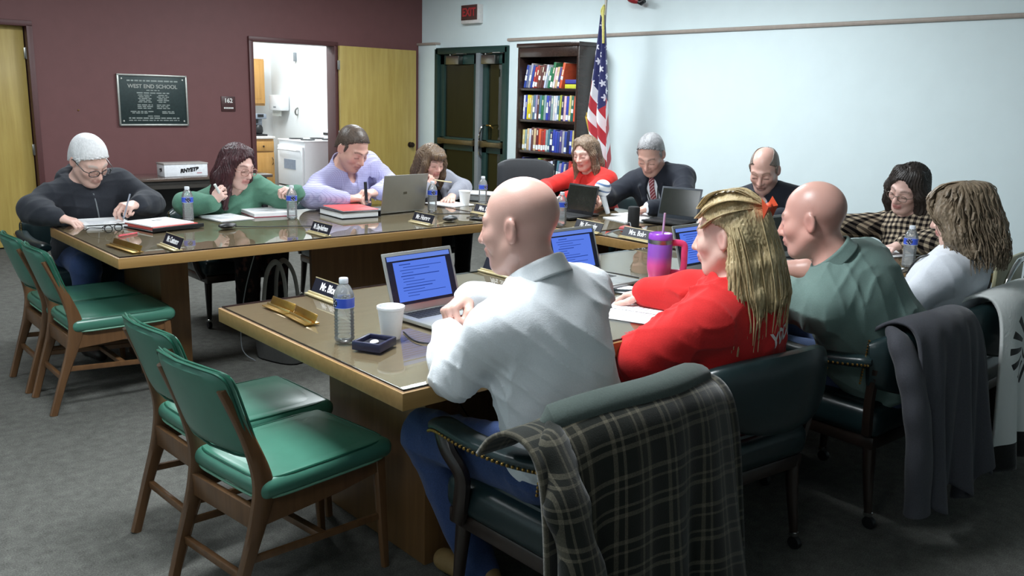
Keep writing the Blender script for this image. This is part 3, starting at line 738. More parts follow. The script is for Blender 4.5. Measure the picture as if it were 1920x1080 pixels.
ROWS=[('top shelf',['blue','grey blue','light grey','blue','red','red','brown','brown','maroon','white','light grey','green','green','white','tan','purple','orange'],.20,.255,.22),
      ('second shelf',['white','blue','yellow','yellow','tan','grey blue','light grey','brown','teal','green','light grey','blue','purple','light grey','white','white','teal','lime','navy','white','blue','tan','green','orange'],.24,.25,.05),
      ('third shelf',['tan','light grey','tan','white','brown','tan','maroon','orange','red','red','light grey','teal','navy','blue','blue','blue','purple','light grey','blue','navy','blue','tan'],.2,.235,.04),
      ('fourth shelf',['navy','black','blue','blue','navy','black','navy','lime','tan','brown','maroon','light grey','white','black','teal','light grey','blue','light grey','navy','red','orange'],.2,.24,.03),
      ('fifth shelf',['brown','navy','red','tan','green','blue','black','white','maroon','teal'],.2,.235,.0)]
rs=random.Random(11)
for ri,(sn,cols,h0,h1,lean) in enumerate(ROWS):
    y=-2.262; n=len(cols); span=(.80 if ri==3 else .835) if ri else .60; w0=span/n
    if ri==4: w0=.03
    for i,cn in enumerate(cols):
        w=w0*rs.uniform(.74,1.0)*.95; hgt=rs.uniform(h0,h1); dep=rs.uniform(.16,.22)
        rs.random(); th=lean
        if ri==3 and i>13: th=.13
        if ri==3 and i==14: y-=.008
        mb=MB(); c=PAL[cn]; c=tuple(min(255,max(0,int(v*rs.uniform(.88,1.1)))) for v in c)
        cm=plain('book_'+cn.replace(' ','_')+str(i%3),c,.5,var=.12,scale=25)
        mb.box((0,0,hgt/2),(dep,w,hgt),cm,bev=min(.003,w*.2)); mb.box((.006,0,hgt/2),(dep-.004,w*.8,hgt+.0008),plain('book_pages',(214,206,188),.8))
        if rs.random()<.62: mb.box((-dep/2-.0004,0,rs.choice((.035,.04,.10))),(.0012,w*.92,rs.uniform(.035,.06)),M_lab)
        if rs.random()<.5: mb.box((-dep/2-.0003,0,hgt*rs.uniform(.6,.8)),(.001,w*.45,hgt*.22),plain('spine_print',(220,214,190),.6))
        o=mb.build('book'); sy=w/math.cos(th)+.0035; o.location=(-.33+dep/2-.0,y-w/2*math.cos(th),SHZ[ri]+.001); o.rotation_euler=(th,0,0)
        o.location.z+=w/2*math.sin(th)
        tag(o,f"{cn} spined book, {ORD[i]} from the left on the bookcase {sn}",'book',f'books on the {sn}'); y-=sy
for k,(cn,c,zz,wd) in enumerate((('yellow',(200,204,60),0,.19),('blue',(60,62,150),.045,.185))):
    mb=MB(); mb.box((0,0,.02),(.22,wd,.04),plain('flat_'+cn,c,.5),bev=.003); mb.box((.004,0,.02),(.218,wd+.001,.03),plain('book_pages',(214,206,188),.8)); o=mb.build('book'); o.location=(-.225,-2.968,1.6165+zz)
    tag(o,('yellow book lying flat at the right end of the top shelf' if k==0 else 'blue book lying flat on the yellow one on the top shelf'),'book','books lying flat')
# ------------------------------------------------------------ flag on its pole
t=thing('flag_on_pole','American flag with gold fringe hanging from a pole beside the bookcase','flag',(-.42,-3.40,0))
mb=MB(); mb.lathe([(.16,0),(.16,.015),(.10,.03),(.035,.06),(.022,.10),(.022,.12)],(0,0,.0),M_brass,28); mb.build('base',None,t)
top_=V((0.0,-.055,2.50)); mb=MB(); mb.sweep([(0,0,.08),tuple(top_)],.012,None,12); mb.build('pole',plain('pole_metal',(176,170,160),.3,.5),t)
mb=MB(); mb.lathe([(.0,0),(.02,.0),(.02,.015),(.012,.02),(.03,.06),(.0,.11)],tuple(top_),M_brass,14); mb.build('finial',None,t)
def flagmat():
    m=NT('flag_cloth'); uv=m.n('ShaderNodeTexCoord').outputs['UV']; s=m.sep(uv)
    mp=m.n('ShaderNodeAttribute',attribute_name='fl'); q=m.sep(mp.outputs['Vector']); fx,fy=q[0],q[1]
    st=m.math('MODULO',m.math('FLOOR',m.math('MULTIPLY',fy,13)),2)
    strp=m.mix(m.math('GREATER_THAN',m.math('ABSOLUTE',st),.5),rgb(178,40,52),rgb(226,224,228))
    can=m.math('MULTIPLY',m.math('LESS_THAN',fx,.40),m.math('GREATER_THAN',fy,6/13))
    gx=m.math('MULTIPLY',fx,6/.40*1.0); gy=m.math('MULTIPLY',m.math('SUBTRACT',fy,6/13),5/(7/13))
    cx=m.math('SUBTRACT',m.math('FRACT',gx),.5); cy=m.math('SUBTRACT',m.math('FRACT',m.math('ADD',gy,m.math('MULTIPLY',m.math('MODULO',m.math('FLOOR',gx),2),.5))),.5)
    r=m.math('SQRT',m.math('ADD',m.math('MULTIPLY',cx,cx),m.math('MULTIPLY',cy,cy))); th=m.math('ARCTAN2',cx,cy)
    lim=m.math('ADD',.21,m.math('MULTIPLY',m.math('COSINE',m.math('MULTIPLY',th,5)),.085))
    star=m.math('LESS_THAN',r,lim); blue=m.mix(star,rgb(40,44,98),rgb(226,226,236))
    m.principled(m.mix(can,strp,blue),.7,Sheen_Weight=.2); return m.m
mb=MB(); fl=[]
def flagpt(u,v):
    # v: 0 top .. 1 bottom ; u: 0 left edge .. 1 right edge (as hung)
    z=2.27-1.46*v; k=min(1,v/.62); wl=.03+.155*k**1.15
    if v>.62: wl=.185-.165*(v-.62)/.38
    wr=.030+.150*v**.9; y=-.05-.045*v+wl*(1-u)-wr*u
    amp=.012+.05*v; x=-.035+amp*math.sin(u*PI*5.2+1.2*v)-.02*v
    return (x,y,z)
NU,NV=48,70
mb.grid(flagpt,NU,NV,flagmat(),uv=True)
mb.bm.verts.ensure_lookup_table(); o=mb.build('flag_cloth',None,t)
at=o.data.attributes.new('fl','FLOAT_VECTOR','POINT'); dat=[]
for j in range(NV+1):
    for i in range(NU+1):
        u=i/NU; v=j/NV
        a=v*1.46; b=(u-.5)*.62*(.35+.65*v)     # length down, spread across with the folds opened out
        fx=(a*.78+b*.62)/1.75; fy=1-(a*.62-b*.95+.09)/1.02
        fy=max(.001,min(.999,fy)); dat+= [max(.002,fx),fy,0]
at.data.foreach_set('vector',dat)
o.modifiers.new('s','SOLIDIFY').thickness=.003
mb=MB(); M_gold=plain('gold_fringe',(206,172,70),.6,var=.25,scale=200)
L=[flagpt(0,j/40) for j in range(24,41)]+[flagpt(i/30,1) for i in range(1,31)]
mb.sweep([(p[0],p[1],p[2]) for p in L],(.012,.024),None,8); mb.build('fringe',M_gold,t)
mb=MB(); mb.sweep(smooth_path([(-.02,-.05,2.34),(-.05,-.07,2.28),(-.055,-.085,2.15),(-.05,-.09,2.02)]),[.012]*25,None,8); mb.sweep(smooth_path([(-.02,-.05,2.36),(-.05,-.045,2.30),(-.03,-.07,2.22)]),.008,None,8); mb.build('cord',plain('gold_cord',(216,208,120),.6,var=.2,scale=120),t)
# ------------------------------------------------------------ tables
M_tabtop=wood('table_wood',(150,122,98),(168,138,112),0,.35,5,.0)
M_edge=wood('table_edge',(150,116,66),(172,136,84),0,.4,5,.1)
M_ped=wood('pedestal_wood',(104,74,44),(126,92,56),2,.4,4,.1)
M_glass=thin_glass('table_glass',(236,240,236),2.2,.012)
M_gedge=plain('glass_edge',(34,30,30),.2)
def table(name,label,x0,x1,y0,y1,peds,modesty=None):
    cx,cy=(x0+x1)/2,(y0+y1)/2; t=thing(name,label,'table',(cx,cy,0),0,'meeting tables'); w,d=x1-x0,y1-y0
    mb=MB(); mb.box((0,0,.727),(w,d,.05),M_edge,bev=.003); mb.box((0,0,.7522),(w-.012,d-.012,.0016),M_tabtop); mb.build('top',None,t)
    mb=MB(); mb.box((0,0,.7565),(w-.024,d-.024,.006),M_glass); mb.build('glass_sheet',None,t)
    mb=MB()
    for sx in (-1,1): mb.box((sx*(w/2-.011),0,.7555),(.003,d-.02,.0055)); 
    for sy in (-1,1): mb.box((0,sy*(d/2-.011),.7555),(w-.02,.003,.0055))
    mb.build('glass_edge',M_gedge,t)
    for (a0,a1,b0,b1) in peds:
        mb=MB(); mb.box(((a0+a1)/2-cx,(b0+b1)/2-cy,.351),(a1-a0,b1-b0,.702),bev=.003); mb.build('pedestal',M_ped,t)
    if modesty:
        a0,a1,b=modesty; mb=MB(); mb.box(((a0+a1)/2-cx,b-cy,.40),(a1-a0,.025,.60)); mb.build('modesty_panel',M_ped,t)
    return t
T1=table('meeting_table','long wooden meeting table with glass top nearest the maroon wall',-5.296,-2.892,-5.068,-3.938,[(-4.95,-4.80,-4.60,-4.02),(-3.40,-3.25,-4.78,-4.2)],(-4.05,-3.40,-4.55))
T2=table('meeting_table','wooden meeting table with glass top where the bald man in white sits',-5.316,-2.892,-7.372,-6.212,[(-5.004,-4.87,-7.04,-6.44),(-3.25,-3.10,-7.04,-6.5)],(-4.87,-3.25,-6.72))
T3=table('meeting_table','wooden meeting table with glass top in front of the man in a tie',-2.884,-1.82,-5.68,-3.938,[(-2.55,-2.15,-5.2,-4.5)])
T4=table('meeting_table','wooden meeting table with glass top in front of the checked cardigan',-2.884,-1.82,-7.372,-5.688,[(-2.55,-2.15,-6.9,-6.2)])
# ------------------------------------------------------------ green guest chairs
M_vinyl=plain('green_vinyl',(70,124,106),.30,var=.06,scale=14,bstr=.03,spec=.6)
M_vinyld=plain('green_piping',(30,86,68),.35)
M_chw=wood('chair_walnut',(92,64,40),(118,84,54),2,.38,5,.2)
def guest_chair(label,grp):
    t=thing('guest_chair',label,'chair',(0,0,0),0,grp)
    # seat: crowned cushion, piped edge
    mb=MB()
    def seat(u,v):
        a,b=u*2-1,v*2-1; sq=.055
        x=.235*a; y=(.225-.012*(1-a)*.5)*b
        z=.455-.012*(abs(a)**4+abs(b)**4)+.006*(1-a*a)*(1-b*b)
        return (x,y,z)
    mb.box((0,0,.418),(.485,.465,.064),M_vinyl,bev=.03,seg=5); 
    mb.grid(lambda u,v:(lambda p:(p[0]*.97,p[1]*.97,p[2]))(seat(u,v)),14,14,M_vinyl)
    s=mb.build('seat',None,t)
    ring=[]
    for i in range(48):
        a=2*PI*i/48; c,d=math.cos(a),math.sin(a); ring.append((.229*math.copysign(abs(c)**.28,c),.219*math.copysign(abs(d)**.28,d)))
    for z,nm in ((.4455,'piping'),(.391,'piping')):
        mb=MB(); k=1.0 if z>.4 else 1.035; mb.sweep([(x*k,y*k,z) for x,y in ring],.0042,M_vinyld if z>.4 else plain('pale_piping',(110,160,136),.4),6,closed=True); mb.build(nm,None,s)
    # backrest: curved padded panel
    def bk(v,w): # v -1..1 across, w 0..1 up  -> centre line point
        x=-.232-.088*w-.035*(1-v*v)+.0; return x
    mb=MB(); pth=[];
    for front in (1,0):
        def fn(u,v,front=front):
            a=u*2-1; w=v; z=.515+.265*w-.018*(a*a)*(1-w)*.0; th=.021*(1-abs(a)**6)**.5*(1-abs(2*w-1)**8)**.5
            y=a*(.212+.014*w); return (bk(a,w)+(th if front else -th),y,z+.006*(1-a*a)*w)
        mb.grid(fn,20,14,M_vinyl)
    b=mb.build('backrest',None,t)
    for off in (.010,-.010):
        mb=MB(); pts=[]
        for i in range(56):
            q=2*PI*i/56; c,d=math.cos(q),math.sin(q); a=math.copysign(abs(c)**.22,c)*.97; w=.5+.5*math.copysign(abs(d)**.22,d)*.985
            pts.append((bk(a,w)+off,a*(.212+.014*w),.515+.265*w+.006*(1-a*a)*w))
        mb.sweep(pts,.004,M_vinyld,6,closed=True,up=(1,0,0)); mb.build('piping',None,b)
    # rear posts: splayed foot, knee at the seat, raked top
    for sy in (-1,1):
        mb=MB(); P=smooth_path([(-.345,sy*.19,.0),(-.295,sy*.196,.16),(-.235,sy*.200,.34),(-.222,sy*.204,.44),(-.262,sy*.200,.58),(-.325,sy*.190,.735)],6); n=len(P)
        R=[(.0145+.003*math.sin(PI*min(1,i/(n-1)*1.0)),.017+.016*math.exp(-((i/(n-1)-.52)/.22)**2)) for i in range(n)]
        mb.sweep(P,R,None,10,up=(1,0,0),exp=3.2); mb.build('leg',M_chw,t)
        mb=MB(); mb.sweep([(.20,sy*.195,.385),(.21,sy*.197,.2),(.222,sy*.2,.0)],[(.019,.021),(.017,.018),(.013,.013)],None,10,up=(1,0,0),exp=3); mb.build('leg',M_chw,t)
        mb=MB(); mb.prism([(-.225,.31),(-.225,.387),(.20,.387),(.20,.345),(.05,.325)],.020,None,M=Matrix.Translation((0,sy*.198+.010,0))@Matrix.Rotation(PI/2,4,'X')); mb.build('apron',M_chw,t)
        mb=MB(); mb.sweep([(-.27,sy*.196,.215),(.208,sy*.197,.185)],[(.008,.013)]*2,None,8,exp=3); mb.build('stretcher',M_chw,t)
    mb=MB(); mb.box((.205,0,.36),(.022,.38,.05),bev=.003); mb.build('apron',M_chw,t)
    mb=MB(); mb.box((-.245,0,.335),(.020,.39,.07),bev=.003); mb.build('apron',M_chw,t)
    mb=MB(); mb.box((-.02,0,.20),(.025,.385,.022),bev=.003); mb.build('stretcher',M_chw,t)
    mb=MB(); mb.box((-.285,0,.165),(.018,.385,.024),bev=.003); mb.build('stretcher',M_chw,t)
    return t
GC=guest_chair('green vinyl wooden chair at bottom left, its seat nearest the camera','green guest chairs')
GC.location=(-5.345,-6.815,0); GC.rotation_euler=(0,0,math.radians(7))
GC.scale=(1,.86,1)
copy_tree(GC,(-5.30,-6.375,0),math.radians(3),'green vinyl wooden chair tucked just behind the nearest green chair')
copy_tree(GC,(-5.225,-4.70,0),math.radians(0),'green vinyl wooden chair at far table end, its full seat in view')
copy_tree(GC,(-5.235,-4.285,0),math.radians(0),'green vinyl wooden chair closest to the yellow wood door at far left')
# ------------------------------------------------------------ leather captain's chairs on casters
M_leather=plain('dark_leather',(28,44,46),.30,var=.10,scale=30,bstr=.06,spec=.5)
M_dark=wood('chair_dark',(30,22,18),(44,32,26),2,.35,5,.3)
def captain_chair(label,grp='leather armchairs on casters'):
    t=thing('leather_armchair',label,'chair',(0,0,0),0,grp)   # faces +x
    mb=MB(); mb.box((.02,0,.40),(.50,.49,.12),M_leather,bev=.045,seg=5); mb.box((.02,0,.455),(.44,.42,.03),M_leather,bev=.014); mb.build('seat',None,t)
    # back: curved padded shell
    mb=MB(); P=[];R=[]
    for i in range(25):
        a=-1+2*i/24; y=.285*a; x=-.275+.085*abs(a)**2.4; ztop=.765-.055*abs(a)**3; zb=.50+.05*abs(a)**2
        e=1 if abs(a)<.97 else .45
        P.append((x-.02*(1-a*a),y,(ztop+zb)/2)); R.append((.036*e,(ztop-zb)/2*(.97 if e<1 else 1)))
    mb.sweep(P,R,M_leather,20,exp=3.0); b=mb.build('backrest',None,t)
    nails=[]
    for sy in (-1,1):
        arm=smooth_path([(-.21,sy*.285,.645),(-.08,sy*.295,.628),(.08,sy*.290,.618),(.215,sy*.275,.618),(.255,sy*.268,.606)],5); n=len(arm)
        mb=MB(); mb.sweep(arm,[(.036 if 0<i<n-1 else .02,.022 if 0<i<n-1 else .012) for i in range(n)],M_leather,14,exp=2.6); a=mb.build('armrest',None,t)
        mb=MB()
        for i in range(34):
            p=arm[min(n-1,int(i/33*(n-1)))].lerp(arm[min(n-1,int(i/33*(n-1))+1)],(i/33*(n-1))%1)
            mb.sphere((p.x,p.y+sy*.037,p.z-.008),.0048,M_brass,6,4)
        mb.build('nailhead_trim',None,a)
        mb=MB(); P=smooth_path([(.235,sy*.272,.595),(.20,sy*.278,.55),(.15,sy*.268,.49),(.165,sy*.258,.40),(.20,sy*.235,.33)],5); mb.sweep(P,[(.019,.024)]*len(P),M_dark,10,exp=2.6,up=(1,0,0)); mb.build('arm_support',None,t)
        mb=MB(); P=smooth_path([(-.215,sy*.275,.62),(-.20,sy*.262,.50),(-.19,sy*.235,.36)],5); mb.sweep(P,[(.017,.02)]*len(P),M_dark,8,up=(1,0,0)); mb.build('arm_support',None,t)
        # nails down the side of the back
        mb=MB()
        for i in range(16): 
            w=i/15; mb.sphere((-.175-.012*w,sy*(.296-.010*w),.56+.155*w),.0048,M_brass,6,4)
        mb.build('nailhead_trim',None,b)
    mb=MB(); mb.box((.02,0,.325),(.47,.46,.05),M_dark,bev=.008); mb.build('seat_rail',None,t)
    for x in (-.19,.21):
        for sy in (-1,1):
            mb=MB(); P=smooth_path([(x,sy*.205,.335),(x+(.01 if x>0 else -.012),sy*.21,.20),(x+(.02 if x>0 else -.03),sy*.215,.062)],4); n=len(P)
            mb.sweep(P,[.026-.012*i/(n-1) for i in range(n)],M_dark,10); l=mb.build('leg',None,t)
            xe=P[-1].x; mb=MB(); mb.lathe([(.006,.045),(.016,.05),(.016,.062),(.008,.068)],(xe,sy*.215,0),M_chrome,12); mb.lathe([(0,-.011),(.022,-.011),(.025,-.006),(.025,.006),(.022,.011),(0,.011)],m=M_black,M=Matrix.Translation((xe-.008,sy*.215,.0255))@Matrix.Rotation(PI/2,4,'X'),n=16); mb.build('caster',None,l)
    return t
def seat_at(first,x,y,az,label):
    if first is None:
        o=captain_chair(label); o.location=(x,y,0); o.rotation_euler=(0,0,math.radians(az)); return o
    return copy_tree(first,(x,y,0),math.radians(az),label)
CC=seat_at(None,-4.875,-7.555,91,'dark leather armchair with brass nailheads under the plaid jacket')
CH11=seat_at(CC,-4.125,-7.50,84,'dark leather armchair with nailheads holding the person in red hoodie')
CH10=seat_at(CC,-3.36,-7.62,88,'dark leather armchair under the plain dark grey jacket')
CH9=seat_at(CC,-2.585,-7.60,92,'dark leather armchair draped with white printed blanket')
seat_at(CC,-5.02,-3.52,-90,'dark leather armchair behind the white haired man in charcoal hoodie')
seat_at(CC,-4.15,-3.55,-90,'dark leather armchair behind the woman in green sweater')
seat_at(CC,-3.29,-3.62,-92,'dark leather armchair behind the man in lavender shirt')
seat_at(CC,-2.42,-3.50,-95,'dark leather armchair behind the woman in grey cardigan')
seat_at(CC,-1.40,-4.50,182,'dark leather armchair behind the woman in red blazer')
seat_at(CC,-1.38,-5.22,180,'dark leather armchair behind the man with the striped tie')
seat_at(CC,-1.34,-6.02,180,'dark leather armchair behind the balding man in open collar')
seat_at(CC,-1.42,-7.02,178,'dark leather armchair behind the woman in checked cardigan')
# empty office chair at the corner
t=thing('office_chair','empty charcoal high-backed chair in front of the bookcase','chair',(-1.66,-3.78,0),math.radians(225))
mb=MB(); P=[(-.23-.02*(1-a*a)-.0,.24*a,.0) for a in [-1+i/8 for i in range(17)]]
mb.sweep([(x,y,.80) for x,y,z in P],[(.03 if 0<i<16 else .012,.21-.05*abs(-1+i/8)**4) for i in range(17)],plain('charcoal_mesh',(46,48,52),.6),16,exp=3); mb.build('backrest',None,t)
mb=MB(); mb.box((0,0,.44),(.48,.48,.08),plain('charcoal_mesh',(46,48,52),.6),bev=.035,seg=4); mb.build('seat',None,t)
mb=MB(); mb.box((-.22,0,.55),(.03,.08,.30)); mb.lathe([(.03,.1),(.03,.41)],(0,0,0),None,12); mb.build('column',M_black,t)
for k in range(5):
    a=2*PI*k/5; mb=MB(); mb.sweep([(0,0,.11),(.27*math.cos(a),.27*math.sin(a),.07)],[(.03,.02),(.018,.014)],None,8); l=mb.build('leg',M_black,t); mb=MB(); mb.lathe([(0,-.012),(.026,-.012),(.026,.012),(0,.012)],m=M_black,M=Matrix.Translation((.27*math.cos(a),.27*math.sin(a),.0265))@Matrix.Rotation(PI/2,4,'X')); mb.build('caster',None,l)
# chrome framed chair by the white wall
t=thing('folding_chair','empty chrome framed metal chair with beige back at far right table end','chair',(-2.03,-7.44,0),math.radians(95))
mb=MB(); 
for sy in (-1,1): mb.sweep(smooth_path([(.20,sy*.21,.012),(.20,sy*.21,.40),(-.05,sy*.21,.42),(-.20,sy*.205,.44),(-.24,sy*.19,.62),(-.26,sy*.16,.76),(-.265,sy*.05,.82),(-.265,0,.82)],6),.012,None,10)
for sy in (-1,1): mb.sweep([(-.28,sy*.21,.012),(.20,sy*.21,.012)],.012,None,10); mb.sweep([(-.28,sy*.21,.012),(-.2,sy*.205,.42)],.012,None,10)
mb.sweep([(-.28,-.21,.012),(-.28,.21,.012)],.012,None,10)
mb.build('frame',M_chrome,t)
mb=MB(); mb.box((-.215,0,.73),(.02,.44,.20),bev=.008); mb.build('backrest',plain('beige_back',(176,172,140),.5),t)
mb=MB(); mb.box((0,0,.445),(.42,.42,.035),bev=.015); mb.build('seat',plain('dark_seat',(52,50,48),.5),t)
# ------------------------------------------------------------ clothes hung over chair backs
def drape(name,label,cat,mat,x,y,az,prof,half,folds_,th=.008,nu=70,nv=60,skew=0,hem=None,lean=0,yoff=0):
    """cloth laid over a chair back: prof = list of (back-distance, height) from the front edge over the top and down behind"""
    t=None; mb=MB(); P=smooth_path([(a,0,b) for a,b in prof],10)
    Ls=[0]
    for i in range(1,len(P)): Ls.append(Ls[-1]+(P[i]-P[i-1]).length)
    def at(s):
        s*=Ls[-1]
        for i in range(1,len(P)):
            if s<=Ls[i]: 
                k=(s-Ls[i-1])/(Ls[i]-Ls[i-1]); return P[i-1].lerp(P[i],k)
        return P[-1]
    st=Ls[max(range(len(P)),key=lambda i:P[i].z)]/Ls[-1]
    def fn(u,v):
        a=u*2-1; p=at(v); d=max(0,(v-st)/(1-st)); yy=half*a*(1+lean*d)+yoff
        b=min(1,abs(yy)/.30); curve=.075*b**2.2; drop=.05*b**3
        fo=folds_(a,d)
        z=p.z-(drop if v>=.0 else 0)*(1 if d>0 else 1)
        if hem: z=max(z+hem(a)*d,.012)
        return (p.x+curve*(1-d*.8)-fo*d,yy,z)
    mb.grid(fn,nu,nv,mat,uv=True); o=mb.build(name,None,None,sharp=180); o.location=(x,y,0); o.rotation_euler=(0,0,math.radians(az))
    m=o.modifiers.new('s','SOLIDIFY'); m.thickness=th; m.offset=1
    tag(o,label,cat); return o
def plaid():
    t=NT('plaid_flannel'); uv=t.n('ShaderNodeTexCoord').outputs['UV']; s=t.sep(uv); base=rgb(30,32,28)
    nz=t.noise(t.coord('Object'),300,2)
    def stripes(x,n):
        f=t.math('FRACT',t.math('MULTIPLY',x,n)); out=None
        for c,w in ((.18,.035),(.34,.02),(.62,.022),(.76,.035)):
            b=t.math('LESS_THAN',t.math('ABSOLUTE',t.math('SUBTRACT',f,c)),w); out=b if out is None else t.math('MAXIMUM',out,b)
        return out
    a=stripes(s[0],5.2); b=stripes(s[1],6.0); f=t.math('FRACT',t.math('MULTIPLY',s[0],5.2)); wide=t.math('LESS_THAN',t.math('ABSOLUTE',t.math('SUBTRACT',f,.26)),.15)
    c1=t.mix(t.math('MULTIPLY',wide,.55),base,rgb(46,45,38))
    c=t.mix(t.math('MULTIPLY',t.math('ADD',a,b),t.math('MULTIPLY_ADD',nz,.45,.06)),c1,rgb(120,114,98))
    t.principled(c,.95,bump=nz,bstr=.2,bdist=.004,Sheen_Weight=.2,Specular_IOR_Level=.1); return t.m
M_lin=cloth('jacket_lining',(66,76,72),fold=14,fstr=.1)
PF=lambda a,d: .030*math.sin(a*9+1.5*d)*(.4+.6*d)+.018*math.sin(a*17+2)+.05*d*math.exp(-((a+.55)/.18)**2)
PJ=drape('plaid_jacket','dark plaid flannel jacket hung over the armchair in the foreground','jacket',plaid(),-4.875,-7.555,91,[(-.165,.715),(-.205,.765),(-.265,.797),(-.335,.785),(-.375,.70),(-.40,.45),(-.43,.06)],.375,PF,.012,yoff=.04,lean=.12)
mb=MB(); P=[];R=[]
for i in range(29):
    a=-1+2*i/28; P.append((-.288+.10*abs(a)**2.2,.30*a,.795-.05*abs(a)**3)); R.append((.050 if 0<i<28 else .02,.040 if 0<i<28 else .015))
mb.sweep(P,R,M_lin,16,exp=2.4); c=mb.build('collar',None,PJ); c['label']='plain grey green collar lining'
# sleeve hanging on the side toward the table end
mb=MB(); P=smooth_path([(-.20,.27,.745),(-.27,.335,.71),(-.345,.365,.61),(-.41,.365,.42),(-.44,.35,.08)],8); 
mb.sweep(P,[((.058+.010*math.sin(i*.9))*min(1,.25+i*.12),.040*min(1,.25+i*.12)) for i in range(len(P))],bpy.data.materials['plaid_flannel'],16,up=(1,0,0)); 
L=mb.bm.loops.layers.uv.verify()
for f in mb.bm.faces:
    for lp in f.loops: co=lp.vert.co; lp[L].uv=(co.y*1.5+.1,co.z*1.15)
mb.build('sleeve',None,PJ)
GF=lambda a,d: .035*math.sin(a*10+.8)*(.3+.7*d)+.02*math.sin(a*19+1)
GJ=drape('grey_jacket','plain dark grey jacket hung over the armchair behind the green polo','jacket',cloth('charcoal_fleece',(70,71,77),fold=8,fstr=.15),-3.36,-7.62,88,[(-.12,.66),(-.19,.74),(-.265,.795),(-.335,.78),(-.37,.68),(-.39,.45),(-.41,.17)],.275,GF,.012,yoff=-.055,hem=lambda a:.05*math.sin(a*7)+.10*a*0-.04*math.cos(a*3),lean=.10)
mb=MB(); P=smooth_path([(-.20,.19,.75),(-.28,.235,.70),(-.34,.25,.58),(-.385,.25,.40),(-.405,.24,.14)],8); mb.sweep(P,[((.055+.006*math.sin(i))*min(1,.25+i*.12),.04*min(1,.25+i*.12)) for i in range(len(P))],bpy.data.materials['charcoal_fleece'],14,up=(1,0,0)); mb.build('sleeve',None,GJ)
def blanketmat():
    t=NT('printed_blanket'); uv=t.n('ShaderNodeTexCoord').outputs['UV']; s=t.sep(uv); u,v=s[0],s[1]
    dx=t.math('MULTIPLY',t.math('SUBTRACT',u,.52),.40); dy=t.math('MULTIPLY',t.math('SUBTRACT',v,.50),.92)
    r=t.math('SQRT',t.math('ADD',t.math('MULTIPLY',dx,dx),t.math('MULTIPLY',dy,dy))); th=t.math('ARCTAN2',dy,dx)
    ray=t.math('GREATER_THAN',t.math('SINE',t.math('MULTIPLY_ADD',th,15,t.math('MULTIPLY',r,14))),.25)
    band=t.math('MULTIPLY',t.math('GREATER_THAN',r,.075),t.math('LESS_THAN',r,.155))
    face=t.math('MULTIPLY',t.math('LESS_THAN',r,.062),t.math('GREATER_THAN',t.math('SINE',t.math('MULTIPLY_ADD',dx,110,t.math('MULTIPLY',dy,70))),.35))
    edge=t.math('GREATER_THAN',v,.885)
    k=t.math('MAXIMUM',t.math('MAXIMUM',t.math('MULTIPLY',ray,band),face),edge)
    t.principled(t.mix(k,rgb(222,226,224),rgb(18,20,20)),.95,bump=t.noise(t.coord('Object'),90,3),bstr=.2,Sheen_Weight=.3); return t.m
BF=lambda a,d: .035*math.sin(a*8+2.4)*(.3+.7*d)
drape('printed_blanket','white blanket with black rayed emblem over the armchair at far right','blanket',blanketmat(),-2.585,-7.60,92,[(-.14,.66),(-.20,.75),(-.275,.80),(-.335,.79),(-.37,.70),(-.385,.45),(-.40,.10)],.19,BF,.014,lean=.05,yoff=.07)
